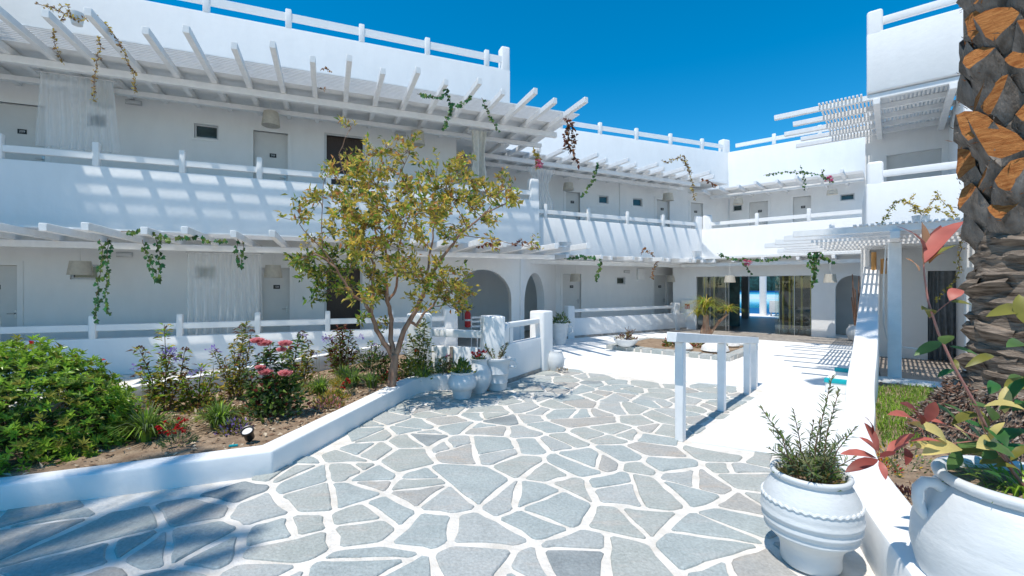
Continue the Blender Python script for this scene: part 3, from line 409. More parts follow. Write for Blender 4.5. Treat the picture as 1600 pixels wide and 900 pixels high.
put('ground', MB().prism([(-400, -300), (400, -300), (400, 700), (-400, 700)], -.3, -.012), mat("pale_ground", (0.42, 0.38, 0.33), 0.9, 0.1, 0.5), kind='structure')
PAVE = [(-8, -6), (4.2, -6), (4.2, 10.2), (-8, 10.2)]
paving = sheet('stone_paving', PAVE, -.01, 0.0, GROUT, kind='structure')
RAMP = [(1.70, 1.8), (1.9, 2.25), (2.14, 2.8), (2.66, 3.75), (3.64, 4.98), (4.05, 5.5), (4.77, 6.35), (6.35, 8.3), (7.5, 9.7)]     # foot of the right hand wall
WHITEG = [(.72, 8.95), (2.75, 7.63), (3.6, 7.15), (3.92, 6.98), (1.83, 4.63), (2.5, 4.27), (3.05, 4.2), (3.68, 5.0), (4.1, 5.5), (4.8, 6.35), (6.4, 8.3), (7.6, 9.8), (11.5, 13.0), (9.3, 18.2), (1.2, 15.4), (.3, 12.6), (.9, 9.6)]
sheet('white_ground', WHITEG, -.005, .02, FLOORW, kind='structure')
sheet('entrance_strip', [XY(CC.P(s, d, 0)) for s, d in ((-6.2, .5), (-6.2, 2.5), (-.3, 2.5), (-.3, .5))], .0, .026, STRIP, kind='structure')
sheet('gallery_floor', [XY(A.P(s, d, 0)) for s, d in ((-16, -6), (-16, 1.4), (4.6, 1.4), (4.9, -6))], -.004, .012, GALF, kind='structure')
sheet('patio_floor', [XY(D.P(s, d, 0)) for s, d in ((-.45, -4), (-.12, 2.45), (4.5, 2.45), (4.5, -4))], -.004, .034, TILEB, kind='structure')
sheet('lobby_floor', [XY(CC.P(s, d, 0)) for s, d in ((-9, .42), (-1.7, .42), (-1.7, -7.6), (-9, -7.6))], .0, .03, LOBF, kind='structure')
sheet('pool_deck', [XY(CC.P(s, d, 0)) for s, d in ((-14, -7.6), (2, -7.6), (2, -11.4), (-14, -11.4))], .0, .024, FLOORW, kind='structure')
sheet('pool_water', [XY(CC.P(s, d, 0)) for s, d in ((-60, -19), (30, -19), (30, -46), (-60, -46))], .0, .03, WATERT, kind='structure')
sheet('pool_edge', [XY(CC.P(s, d, 0)) for s, d in ((-60, -11.4), (30, -11.4), (30, -19), (-60, -19))], .0, .028, BLUEP, kind='structure')

# crazy paving: every stone its own piece, cut by the bisectors to its neighbours
def inside(p, poly):
    c = False; n = len(poly)
    for i in range(n):
        a, b = poly[i], poly[(i + 1) % n]
        if (a[1] > p[1]) != (b[1] > p[1]) and p[0] < (b[0] - a[0]) * (p[1] - a[1]) / (b[1] - a[1]) + a[0]: c = not c
    return c
PLANT = [(-9, 1.2), (-3.63, 3.22), (-2.03, 3.85), (-1.73, 5.26), (-1.45, 6.68), (-1.05, 7.02), (-.3, 7.2), (.5, 8.4), (.5, 12), (-9, 12)]
RBED = [(1.85, 1.9), (2.2, 2.8), (2.72, 3.72), (3.65, 5.0), (6.6, 8.2), (9, 5), (5, 0)]
rs = random.Random(11); sites = []
for _ in range(9000):
    p = (rs.uniform(-5.2, 4.2), rs.uniform(.9, 9.8)); r = rs.choice((.16, .24, .30, .36, .42, .48))
    if all((p[0] - q[0]) ** 2 + (p[1] - q[1]) ** 2 > ((r + q[2]) * .82) ** 2 for q in sites): sites.append((*p, r))
def clip(poly, nx, ny, c):
    out = []
    for i in range(len(poly)):
        a, b = poly[i], poly[(i + 1) % len(poly)]; da, db = nx * a[0] + ny * a[1] - c, nx * b[0] + ny * b[1] - c
        if da <= 0: out.append(a)
        if da * db < 0: t = da / (da - db); out.append((a[0] + (b[0] - a[0]) * t, a[1] + (b[1] - a[1]) * t))
    return out
def parea(p): return abs(sum(p[i][0] * p[(i + 1) % len(p)][1] - p[(i + 1) % len(p)][0] * p[i][1] for i in range(len(p)))) / 2
stones = []
for (x, y, r) in sites:
    if inside((x, y), WHITEG) or inside((x, y), PLANT) or inside((x, y), RBED): continue
    if abs(x) / max(y, .1) > 1.5: continue
    poly = [(x - 1.2, y - 1.2), (x + 1.2, y - 1.2), (x + 1.2, y + 1.2), (x - 1.2, y + 1.2)]
    for (a, b, q) in sites:
        dx, dy = a - x, b - y; d2 = dx * dx + dy * dy
        if 0 < d2 < 4.5:
            d = math.sqrt(d2); nx, ny = dx / d, dy / d; k = d / 2 + (r * r - q * q) / (2 * d)
            ang = rs.uniform(-.10, .10); ca, sa = math.cos(ang), math.sin(ang); ex, ey = nx * ca - ny * sa, nx * sa + ny * ca
            if x + y < a + b: ex, ey = nx, ny
            poly = clip(poly, ex, ey, ex * (x + nx * k) + ey * (y + ny * k) - (.019 + .012 * rs.random()))
            if len(poly) < 3: break
    if len(poly) < 3: continue
    todo = [poly]; pieces = []
    while todo:                                          # break the bigger slabs along random chords
        q = todo.pop(); cx_ = sum(p[0] for p in q) / len(q); cy_ = sum(p[1] for p in q) / len(q); ar = parea(q)
        if ar > .27 or (ar > .14 and rs.random() < .62) or (ar > .09 and rs.random() < .25):
            i, j = max(((i, j) for i in range(len(q)) for j in range(i)), key=lambda t: (q[t[0]][0] - q[t[1]][0]) ** 2 + (q[t[0]][1] - q[t[1]][1]) ** 2)
            an = math.atan2(q[i][1] - q[j][1], q[i][0] - q[j][0]) + rs.uniform(-.75, .75); nx, ny = math.cos(an), math.sin(an)
            k = nx * cx_ + ny * cy_ + rs.uniform(-.10, .10); g = .014 + .008 * rs.random()
            u, v = clip(q, nx, ny, k - g), clip(q, -nx, -ny, -k - g)
            if len(u) > 2 and len(v) > 2: todo += [u, v]; continue
        pieces.append(q)
    for poly in pieces:
        # straight cuts with slightly chipped edges and blunt corners
        cx_ = sum(p[0] for p in poly) / len(poly); cy_ = sum(p[1] for p in poly) / len(poly)
        pts = []; n = len(poly)
        for i in range(n):
            a, b = Vector(poly[i]), Vector(poly[(i + 1) % n]); L = (b - a).length
            if L < .03: continue
            nb = max(1, int(L / .09)); nn = Vector(((b - a).y, -(b - a).x)) / L
            c = min(.02, L * .2)
            pts.append(a + (b - a) * (c / L) + nn * 0)
            bow = rs.uniform(-.012, .012)
            for j in range(1, nb): pts.append(a + (b - a) * (j / nb + rs.uniform(-.2, .2) / nb) - nn * (rs.uniform(-.004, .010) + bow * math.sin(math.pi * j / nb)))
            pts.append(b - (b - a) * (c / L))
        if len(pts) < 4: continue
        area = parea(pts)
        if area > .004 and not inside((cx_, cy_), WHITEG): stones.append((area / max(.3, cy_) ** 3, cx_, cy_, pts))
stones.sort(key=lambda t: -t[0])
def stone_mesh(mb, x, y, pts, mi=0):
    h = .009 + rs.random() * .006; c = Vector((x, y)); n = len(pts)
    tx, ty = rs.uniform(-.006, .006), rs.uniform(-.006, .006); vs = []
    for p in pts: vs.append((p.x, p.y, -.004))
    for p in pts: q = p + (c - p).normalized() * .004; vs.append((q.x, q.y, h * .6))
    for p in pts: q = p + (c - p).normalized() * .012; vs.append((q.x, q.y, h + tx * (q.x - x) + ty * (q.y - y)))
    fs = [tuple(range(2 * n, 3 * n))]
    for k in (0, n): fs += [(k + i, k + (i + 1) % n, k + n + (i + 1) % n, k + n + i) for i in range(n)]
    mb.add(vs, fs, mi)
def pick():
    t = rs.random()
    return 0 if t < .29 else 1 if t < .58 else 2 if t < .78 else 3 if t < .87 else 4 if t < .92 else 5
for i, (_, x, y, pts) in enumerate(stones[:300]):
    mb = MB(); stone_mesh(mb, x, y, pts); put('paving_stone', mb, STONE[pick()], paving, fix=True)
if len(stones) > 300:
    mb = MB()
    for _, x, y, pts in stones[300:]: stone_mesh(mb, x, y, pts, pick())
    put('small_paving_stones', mb, STONE, paving, fix=True, kind='stuff')

# ------------------------------------------------------------------ left wing
wing = thing('hotel_wing', A.P(0, 0, 0), 'long white two storey hotel wing with balcony along the left of the courtyard', 'building')
UP = 3.05
m = MB(); wall_holes(m, A, -16, 3.14, UP, 5.62, -.2, 0, [(-6.0, -5.15, UP, 5.12, 0), (-4.55, -4.15, 4.78, 5.14, 0), (-2.74, -2.20, 4.77, 5.17, 0), (-1.57, -.87, UP, 5.12, 0), (-.04, .78, UP, 5.2, 0)])
wall_holes(m, A, -16, 4.95, 0, 2.70, -.2, 0, [(-6.35, -5.56, 0, 2.0, 0), (-4.82, -4.28, 1.69, 2.08, 0), (-2.72, -2.24, 1.72, 2.08, 0), (-1.45, -.83, 0, 2.02, 0), (-.04, .72, 0, 2.04, 0), (3.07, 4.71, 0, 2.05, 1)])
put('wall', m, WHITE, wing)
put('roof_parapet', MB().box(A, -16, 4.68, -.3, .002, 5.62, 7.6), WHITE, wing, bevel=.04)
put('end_pillar', MB().box(A, 4.42, 4.677, -.297, -.002, 7.4, 8.23), WHITE, wing, bevel=.05, seg=3)
railing(wing, A, -16, 4.45, [-4.1 + 1.62 * i for i in range(-6, 6) if -4.1 + 1.62 * i < 4.2], 7.6, 0, (.17, .34), .43, .13)
put('roof_slab', MB().box(A, -16, 4.66, -6, -.02, 5.5, 5.61), WHITE, wing)
put('floor_slab', MB().box(A, -16, 4.86, -6, 1.34, 2.70, UP), WHITE, wing)
put('balcony_parapet', MB().box(A, -16, 4.86, 1.32, 1.5, 2.56, 3.73), WHITE, wing, bevel=.025)
put('balcony_parapet', MB().box(A, 4.70, 4.858, -2.4, 1.33, 2.56, 3.73), WHITE, wing, bevel=.02, label='end return of the balcony parapet')
put('end_pillar', MB().box(A, 4.6, 4.857, 1.3, 1.497, 3.5, 4.27), WHITE, wing, bevel=.05, seg=3)
SP = [-3.82 + 1.275 * i for i in range(-6, 7)]
railing(wing, A, -16, 4.65, SP, 3.73, 1.5)
put('back_wall', MB().box(A, -16, 4.9, -6.2, -6, 0, 5.6), WHITE, wing)
m = MB().box(A, 1.6, 1.8, -5.99, -.21, .013, 2.69).box(A, 1.8, 8, -3.4, -3.2, .013, 2.69); put('passage_wall', m, WHITE, wing)
door(wing, A, -6.0, -5.15, UP, 5.12, 0, '209'); door(wing, A, -1.57, -.87, UP, 5.12, 0, '208')
door(wing, A, -6.35, -5.56, 0.02, 2.0, 0, '109'); door(wing, A, -1.45, -.83, 0.02, 2.02, 0, '108')
window(wing, A, -4.55, -4.15, 4.78, 5.14, 0); window(wing, A, -2.74, -2.20, 4.77, 5.17, 0); window(wing, A, -4.82, -4.28, 1.69, 2.08, 0); window(wing, A, -2.72, -2.24, 1.72, 2.08, 0)
glazed_door(wing, A, -.04, .78, UP, 5.2, 0); glazed_door(wing, A, -.04, .72, .02, 2.04, 0)
# slanted corner wall with the second arch
E2 = Seg((.24, 12.72), (1.53, 15.9))
m = MB(); wall_holes(m, E2, .02, E2.L, 0, 2.69, -.25, 0, [(.30, 2.15, 0, 2.0, 1)]); put('corner_wall', m, WHITE, wing)
em_light(A, -3.75, 5.41, .0, 'small oval light on the upper gallery wall beside the curtain'); em_light(A, 1.68, 5.44, 0, 'small oval light on the upper gallery wall above the tree'); em_light(A, -3.9, 2.25, 0, 'small oval light on the ground floor gallery wall beside the ivy')

KS = list(range(-20, 14)); RS = [-2.6 + .587 * k for k in KS]
pergola(A, 'white slatted pergola over the upper floor gallery of the left wing', RS, 5.46, .004, [3.42 if k % 2 else 3.14 for k in KS], [(1.5, 5.335, 5.458), (.62, 5.335, 5.43)],
        [1.80 + .066 * i for i in range(11)], (-16, 5.32), (-16, 5.42), board=(.01, 1.76))
pergola(A, 'white slatted pergola over the ground floor gallery of the left wing', RS, 2.385, .004, [3.5 if k % 2 else 3.2 for k in KS], [(1.42, 2.265, 2.383)],
        [1.66 + .066 * i for i in range(13)], (-16, 5.3), (-16, 5.35), rh=.115)
SLOW = [-3.87 + 1.285 * i for i in range(-6, 5)]
low = thing('low_wall', A.P(-4, 1.5, 0), 'low white wall with round topped posts and rail before the left gallery', 'low wall')
put('wall', MB().box(A, -16, 2.69, 1.34, 1.5, 0, .67), WHITE, low, bevel=.02)
railing(low, A, -16, 2.55, SLOW, .67, 1.5, (.13, .245), .41)
put('end_pillar', MB().box(A, 2.45, 2.78, 1.26, 1.52, 0, 1.1), WHITE, low, bevel=.06, seg=3)

# ------------------------------------------------------------------ middle wing
mid = thing('hotel_wing', B.P(11, 0, 0), 'white middle hotel wing set back behind the curved low wall', 'building')
m = MB(); wall_holes(m, B, 3, 15.54, UP, 5.55, -.2, 0, [(7.79, 8.36, UP, 4.95, 0), (9.11, 9.61, 4.58, 4.96, 0), (10.61, 11.14, 4.58, 4.97, 0), (11.77, 12.39, UP, 4.95, 0), (13.45, 14.09, UP, 4.95, 0)])
wall_holes(m, B, 7.38, 15.9, 0, 2.70, -.2, 0, [(7.66, 8.41, 0, 2.04, 0), (9.89, 10.35, 1.62, 1.98, 0), (11.65, 12.27, 0, 2.02, 0)]); put('wall', m, WHITE, mid)
put('pilaster', MB().box(B, 10.05, 10.18, 0, .04, UP, 5.39), WHITE, mid)
put('roof_parapet', MB().box(B, 3, 15.6, -.3, .002, 5.55, 7.18), WHITE, mid, bevel=.04)
railing(mid, B, 3, 15.3, [6.0 + 1.62 * i for i in range(0, 6)], 7.18, 0, (.15, .30), .42, .13)
put('corner_pillar', MB().box(B, 15.2, 15.597, -.297, -.002, 6.9, 7.72), WHITE, mid, bevel=.06, seg=3)
put('roof_slab', MB().box(B, 3, 15.5, -6, -.02, 5.4, 5.54), WHITE, mid)
slab = [XY(BB.P(5.3, -.18, 0)), XY(BB.P(13.7, -.18, 0)), XY(B.P(15.5, -.02, 0)), XY(B.P(5.2, -.02, 0))]
put('floor_slab', MB().prism(slab, 2.70, UP), WHITE, mid, fix=True)
put('balcony_parapet', MB().box(BB, 5.4, 13.86, -.16, 0, 2.56, 3.70), WHITE, mid, bevel=.025)
railing(mid, BB, 5.4, 13.6, [7.05, 8.65, 10.25, 11.85], 3.70, 0, (.12, .24), .42, .11)
put('corner_pillar', MB().box(BB, 13.45, 13.80, -.157, -.003, 3.4, 4.2), WHITE, mid, bevel=.07, seg=3)
for s0, s1, n in ((7.79, 8.36, '207'), (11.77, 12.39, '206'), (13.45, 14.09, '205')): door(mid, B, s0, s1, UP, 4.95, 0, n)
for s0, s1, n in ((7.66, 8.41, '107'), (11.65, 12.27, '106')): door(mid, B, s0, s1, .02, 2.03, 0, n)
window(mid, B, 9.11, 9.61, 4.58, 4.96, 0); window(mid, B, 10.61, 11.14, 4.58, 4.97, 0); window(mid, B, 9.89, 10.35, 1.62, 1.98, 0)
put('meter_box', MB().box(B, 10.83, 11.17, 0, .1, 1.84, 2.25), WHITE, mid, bevel=.01)
em_light(B, 10.38, 2.14, 0, 'small oval light above the small window of the middle wing')
RB = [5.2 + .587 * k for k in range(15)]
pergola(BB, 'white pergola over the upper gallery of the middle wing', RB, 5.40, -1.9, [1.15 if k % 2 else .82 for k in range(15)], [(0, 5.275, 5.398), (-.8, 5.275, 5.398)],
        [-.02 + .055 * i for i in range(5)], (4.6, 13.6), (4.8, 13.5), board=(-2.0, -.1), sw=.04)
pergola(BB, 'white pergola over the ground floor gallery of the middle wing', RB[2:], 2.385, -1.5, [1.35 if k % 2 else 1.05 for k in range(13)], [(.12, 2.265, 2.383)],
        [.1 + .06 * i for i in range(15)], (6.0, 13.9), (6.1, 13.9), rh=.115, sw=.038)
LW = Seg((1.74, 13.7), (6.0, 16.4))
lowb = thing('low_wall', LW.P(2.5, 0, 0), 'low white wall with one straight rail between two square posts before the middle wing', 'low wall')
put('wall', MB().box(LW, -.6, LW.L + .75, -.16, 0, 0, .62), WHITE, lowb, bevel=.02)
put('wall_foot', MB().box(LW, -.6, LW.L + .75, 0, .012, .02, .09), STRIP, lowb)
put('rail', MB().box(LW, .1, LW.L - .1, -.12, -.04, .80, .90), WHITE, lowb, bevel=.015)
for s in (.05, LW.L - .05): put('post', MB().box(LW, s - .13, s + .13, -.2, .03, 0, 1.0), WHITE, lowb, bevel=.03)

# ------------------------------------------------------------------ end wing with the glass entrance
end = thing('hotel_wing', CC.P(-3, 0, 0), 'white end wing of the hotel with the wide glass entrance', 'building')
m = MB(); wall_holes(m, CC, -5.22, .2, UP, 5.55, -3.05, -2.85, [(-5.54 + .4, -5.04 + .35, 4.64, 4.99, 0), (-4.47, -3.80, UP, 4.98, 0), (-2.95, -2.37, UP, 5.0, 0), (-1.53, -1.01, 4.64, 4.97, 0)])
wall_holes(m, CC, -6.3, 1.0, .0, 2.56, .4, .6, [(-5.45, -1.95, 0, 1.94, 0), (-1.35, -.5, 0, 1.92, 1)]); put('wall', m, WHITE, end)
put('roof_parapet', MB().box(CC, -5.28, .4, -3.15, -2.848, 5.55, 7.18), WHITE, end, bevel=.04)
railing(end, CC, -5.0, .3, [-3.6, -2.1, -.6], 7.18, -2.85, (.15, .30), .42, .13)
put('roof_slab', MB().box(CC, -5.2, .3, -5.6, -2.88, 5.4, 5.54), WHITE, end)
put('floor_slab', MB().box(CC, -9, .3, -7.6, -.17, 2.57, UP), WHITE, end)
put('balcony_parapet', MB().box(CC, -5.46, -.3, -.16, 0, 2.57, 3.703), WHITE, end, bevel=.025)
put('porch_slab', MB().box(CC, -6.3, .8, -.16, .62, 2.38, 2.565), WHITE, end, bevel=.01)
railing(end, CC, -5.25, -.4, [-3.62, -2.1], 3.70, 0, (.12, .24), .42, .11)
put('corner_pillar', MB().box(CC, -5.44, -5.1, -.157, -.003, 3.4, 4.22), WHITE, end, bevel=.07, seg=3)
door(end, CC, -4.47, -3.80, UP, 4.98, -2.85, '204'); door(end, CC, -2.95, -2.37, UP, 5.0, -2.85, '203')
window(end, CC, -5.14, -4.69, 4.64, 4.99, -2.85); window(end, CC, -1.53, -1.01, 4.64, 4.97, -2.85)
m = MB().box(CC, -9.2, -9, -7.6, .39, 0, 2.56).box(CC, -1.7, -1.55, -7.6, .39, 0, 2.56).box(CC, -1.54, .8, -1.3, -1.15, 0, 2.56); wall_holes(m, CC, -9, -1.7, .031, 2.4, -7.6, -7.45, [(-6.05, -4.2, .031, 2.15, 0)])
m.box(CC, -9, -1.7, -7.59, .39, 2.4, 2.555).box(CC, -6.75, -6.3, -6.4, -2.2, .031, 2.39); put('lobby_wall', m, INNER, end)
put('lobby_column', MB().box(CC, -5.72, -5.42, -7.2, -6.9, .031, 2.4), INNER, end)
put('lobby_screen', MB().box(CC, -2.95, -1.71, -.75, -.7, .031, 2.39), mat("dark_screen", (0.045, 0.042, 0.035), .35, .3, 6), end)
put('lobby_screen', MB().box(CC, -6.29, -4.6, -1.9, -1.85, .031, 2.39), mat("teal_screen", (0.05, 0.115, 0.12), .25, .3, 3), end)
for s0, s1, d in ((-5.44, -5.0, .50), (-4.99, -4.47, .50), (-4.52, -4.38, .47), (-2.98, -2.84, .47), (-2.89, -2.42, .50), (-2.41, -1.96, .50)):
    g = put('glass_panel', MB().box(CC, s0, s1, d - .012, d, .03, 1.935), GLASSM, end)
    put('edge_strip', MB().box(CC, s1 - .012, s1 + .002, d - .016, d + .004, .03, 1.935), METAL, g)
put('door_track', MB().box(CC, -5.44, -1.96, .44, .53, 1.925, 1.96), METAL, end)
for i, s in enumerate((-2.80, -2.62, -2.50, -2.28, -2.02)):
    t = thing('bamboo_pole', CC.P(s, .12 - .05 * (i % 2), .03), ('first', 'second', 'third', 'fourth', 'fifth')[i] + ' yellow bamboo pole from the left behind the right entrance glass', 'bamboo pole', 'bamboo poles behind the right glass panel')
    c = CC.P(s, .12 - .05 * (i % 2), 0); l = Vector((rnd(-.02, .02), 0, 0))
    put('cane', MB().lathe([(.03, .03)] + [(r, z) for k in range(1, 7) for r, z in ((.028, .3 * k - .02), (.034, .3 * k), (.028, .3 * k + .02))] + [(.028, 2.1)], c, 10), BAMBOO, t, smooth=True)
for i, (s, r) in enumerate(((-2.75, .12), (-2.5, .15), (-2.25, .11), (-2.06, .13))):
    mb = MB().lathe([(r * .6, .03), (r, .08), (r * .9, .08 + r * .7), (r * .3, .08 + r)], CC.P(s, .14, 0), 9)
    put('boulder', mb, STONE[(i * 2) % 6], None, smooth=True, label=('first', 'second', 'third', 'fourth')[i] + ' round stone from the left at the foot of the bamboo poles', category='stone', group='stones under the bamboo poles')
for s in (-5.32, -4.98):
    t = thing('bamboo_pole', CC.P(s, .1, .03), ('left' if s < -5.1 else 'right') + ' one of two yellow bamboo poles behind the left entrance glass', 'bamboo pole', 'bamboo poles behind the left glass panel')
    put('cane', MB().tube([CC.P(s, .1, .03), CC.P(s, .1, 2.1)], .03, n=8), BAMBOO, t, smooth=True)
RC = [-5.6 + .62 * k for k in range(9)]
pergola(CC, 'white pergola over the upper gallery of the end wing', RC, 5.2, -2.84, [-.35 if k % 2 else -.6 for k in range(9)], [(-1.55, 5.075, 5.198)], [-1.45 + .06 * i for i in range(8)], (-5.6, -.75), (-5.6, -.75), board=(-2.84, -1.5))
pergola(CC, 'flat white pergola above the glass entrance', [-5.8 + .9 * k for k in range(6)], 2.385, .0, [1.75 if k % 2 else 1.5 for k in range(6)], [(1.15, 2.265, 2.383)], [.75 + .07 * i for i in range(8)], (-6.2, -.3), (-6.2, -.3), rh=.1, board=(.63, 1.42))
cab = thing('fire_cabinet', CC.P(-5.75, .6, .35), 'white hose cabinet with a small red sign beside the glass entrance', 'cabinet')
put('box', MB().box(CC, -5.98, -5.52, .6, .68, .35, 1.1), WHITE, cab, bevel=.008)
put('corner_ceiling', MB().box(CC, -7.6, -5.61, -2.83, -1.0, 5.31, 5.37), WHITE, end); put('corner_ceiling', MB().box(BB, 13.52, 15.3, -2.2, -.1, 5.56, 5.62), WHITE, end)
put('red_sign', MB().box(CC, -5.83, -5.66, .68, .686, .78, .95), REDX, cab)
m = MB().box(CC, -5.81, -5.765, .686, .69, .80, .90).box(CC, -5.73, -5.69, .686, .69, .80, .87); m.tube([CC.P(-5.76, .69, .91), CC.P(-5.72, .69, .925), CC.P(-5.70, .69, .90)], .008, n=5); put('hose_symbol', m, TEXTM, cab)

# things seen beyond the lobby
put('pool_column', MB().lathe([(.17, .024), (.17, 3.0)], CC.P(-5.32, -9.7, 0), 20), WHITE, None, smooth=True, label='white round column on the sunny pool deck beyond the lobby', category='column')
t = thing('sun_lounger', CC.P(-4.65, -10.2, .024), 'white sun lounger on the pool deck beyond the lobby', 'lounger')
put('mattress', MB().box(CC, -4.95, -4.4, -10.9, -9.4, .22, .32), POTW, t, bevel=.03)
put('backrest', MB().box(CC, -4.95, -4.4, -9.38, -9.28, .24, .85), POTW, t, bevel=.03)
for s in (-4.9, -4.45):
    for d in (-10.8, -9.5): put('leg', MB().box(CC, s - .03, s + .03, d - .03, d + .03, .024, .219), METAL, t)
t = thing('pool_wall', CC.P(-10, -46, 0), 'white wall with blue coping on the far side of the turquoise pool', 'wall')
put('wall', MB().box(CC, -60, 30, -46.5, -46.2, 0, .8), WHITE, t); put('coping', MB().box(CC, -60, 30, -46.6, -46.1, .8, 1.0), BLUEP, t)
mb = MB()
for i in range(120): c = CC.P(-60 + .75 * i + rnd(-.3, .3), -49 - rnd(0, 2), 0); r = rnd(.9, 1.5); mb.lathe([(r * .5, 0), (r, .8), (r * .9, 2.0), (r * .5, rnd(2.8, 3.6)), (.05, 4.0)], c, 7)
put('distant_trees', mb, HEDGE, None, smooth=True, kind='stuff', label='dark green trees behind the pool', category='trees')

# ------------------------------------------------------------------ tower on the right
tow = thing('hotel_tower', D.P(1, 0, 0), 'white hotel block on the right with an open balcony, behind the palm trunk', 'building')
put('roof_parapet', MB().box(D, -.42, 5, -.25, 0, 5.53, 6.75), WHITE, tow, bevel=.04)
put('corner_pillar', MB().box(D, -.417, -.16, -.247, -.003, 6.4, 7.2), WHITE, tow, bevel=.05, seg=3)
put('rail', MB().box(D, -.2, 5, -.16, -.08, 6.90, 7.05), WHITE, tow, bevel=.015)
put('balcony_parapet', MB().box(D, -.42, 1.0, -.18, 0, 2.56, 3.69), WHITE, tow, bevel=.03)
put('balcony_pillar', MB().box(D, -.417, -.15, -.177, -.003, 3.3, 4.13), WHITE, tow, bevel=.06, seg=3)
put('rail', MB().box(D, -.2, 1.02, -.12, -.04, 3.80, 3.93), WHITE, tow, bevel=.015)
put('pier', MB().box(D, 1.0, 5, -3.2, .002, 0, 5.535), WHITE, tow, bevel=.015)
put('floor_slab', MB().box(D, -.40, 1.0, -3.2, -.19, 2.58, UP), WHITE, tow)
put('roof_slab', MB().box(D, -.41, 5, -3.4, -.26, 6.2, 6.35), WHITE, tow)
m = MB(); wall_holes(m, D, -.55, 1.0, UP, 6.19, -3.2, -3.0, [(-.13, .88, 3.6, 4.87, 0)]); put('back_wall', m, WHITE, tow)
put('shutter', MB().box(D, -.13, .88, -3.18, -3.12, 3.6, 4.87), DOORM, tow)
SW = Seg(XY(D.P(-.425, -.03, 0)), XY(D.P(-.63, -3.3, 0)))
put('side_wall', MB().box(SW, .02, SW.L, 0, .12, 2.56, 3.69), WHITE, tow)
m = MB(); wall_holes(m, D, -.5, 3.2, .03, 2.57, -1.5, -1.3, [(.56, 1.14, .03, 1.92, 0)]); m.box(D, -.55, -.40, -3.2, -.9, .03, 2.57); put('ground_wall', m, WHITE, tow)
put('ground_floor_screen', MB().box(D, .5, 1.2, -1.75, -1.7, .03, 2.0), INNER, tow)
curtain(D, .54, 1.15, -1.4, .04, 1.92, GREYC, 'dark grey curtain filling the doorway behind the white post on the right', folds=7, amp=.04)
tp = thing('pergola', D.P(-.3, -1.4, 0), 'white slatted pergola over the tower balcony, its beams sticking out to the left', 'pergola')
for d, s in ((-.1, -2.09), (-.85, -1.83), (-1.55, -2.12), (-2.25, -1.86), (-2.85, -2.05)): put('rafter', MB().box(D, s, .995, d - .045, d + .045, 5.40, 5.505), WOOD, tp, bevel=.006, seg=1)
for s in (-.26, .86): put('beam', MB().box(D, s - .055, s + .055, -2.98, -.03, 5.285, 5.398), WOOD, tp, bevel=.006, seg=1)
for i in range(34): put('slat', MB().box(D, -1.22 + .065 * i - .018, -1.22 + .065 * i + .018, -2.98, .05 if -1.22 + .065 * i < -.45 else -.27, 5.507, 5.53), WOOD, tp)
gp = thing('pergola', D.P(.5, 1.5, 0), 'white slatted pergola over the patio on the right, carried by a single post', 'pergola')
for d, s in ((3.06, -1.26), (2.36, -1.5), (1.66, -1.76), (.96, -2.08), (.28, -1.8), (-.4, -1.95), (-.94, -2.17)): put('rafter', MB().box(D, s, 3.4, d - .045, d + .045, 2.40, 2.505), WOOD, gp, bevel=.006, seg=1)
for s in (0.02, 2.6): put('beam', MB().box(D, s - .055, s + .055, -1.28, 3.2, 2.285, 2.398), WOOD, gp, bevel=.006, seg=1)
for i in range(50): put('slat', MB().box(D, -1.15 + .07 * i - .019, -1.15 + .07 * i + .019, -1.05, 3.15 if i > 9 else 1.8, 2.507, 2.53), WOOD, gp)
put('post', MB().box(D, -.07, .10, 2.3, 2.47, .03, 2.283), WOOD, gp, bevel=.01)
put('post_foot', MB().box(D, -.085, .115, 2.285, 2.485, .03, .06), METAL, gp)
c = [D.P(-.09, 2.2, 2.25), D.P(-.12, 2.2, 1.7), D.P(-.12, 2.2, 1.0), D.P(-.08, 2.2, .75), D.P(.12, 2.15, .62), D.P(.3, 2.1, .60)]
put('cable', MB().tube(c, .012, n=6), CABLE, None, smooth=True, label='white cable hanging down along the pergola post', category='cable')

# ------------------------------------------------------------------ walls and rails of the courtyard
def smooth_path(P, n=5):
    out = []
    for i in range(len(P) - 1):
        p0, p1, p2, p3 = P[max(i - 1, 0)], P[i], P[i + 1], P[min(i + 2, len(P) - 1)]
        for k in range(n):
            t = k / n; out.append(tuple(.5 * (2 * b + (c - a) * t + (2 * a - 5 * b + 4 * c - d) * t * t + (3 * b - a - 3 * c + d) * t ** 3) for a, b, c, d in zip(p0, p1, p2, p3)))
    return out + [P[-1]]
RP = smooth_path([(*p, z) for p, z in zip(RAMP, (.28, .28, .29, .29, .30, .47, .83, 1.42, 2.02))])
put('sloping_wall', strip(MB(), [p[:2] for p in RP], -.27, -.02, [p[2] for p in RP]), WHITE, None, bevel=.025, label='white sloping wall rising past the right pot towards the tower, palm shadow on it', category='wall')
for i, (a, b, h) in enumerate((((7.50, 9.42), .045, .34), ((7.62, 9.32), .05, .20))):
    put('bamboo_stub', MB().lathe([(b, 1.85), (b, 1.96 + h), (b * .7, 1.96 + h), (b * .7, 1.9 + h)], (a[0], a[1], 0), 12), STUB, None, smooth=True, label=('taller' if i == 0 else 'shorter') + ' orange bamboo stub on top of the sloping wall', category='bamboo stub')
t = thing('spot_lamp', (7.72, 9.2, 1.95), 'small black lamp at the top of the sloping wall beside the bamboo stubs', 'lamp')
put('bracket', MB().tube([(7.72, 9.2, 1.9), (7.72, 9.2, 2.12)], .012), BLACK, t); put('head', MB().lathe([(.03, 0), (.05, .05), (.05, .16), (.03, .17)], (7.78, 9.22, 2.13), 12, axis=(-1, -.2, .1)), BLACK, t, smooth=True)
S2 = Seg((4.62, 6.05), (6.3, 8.1))
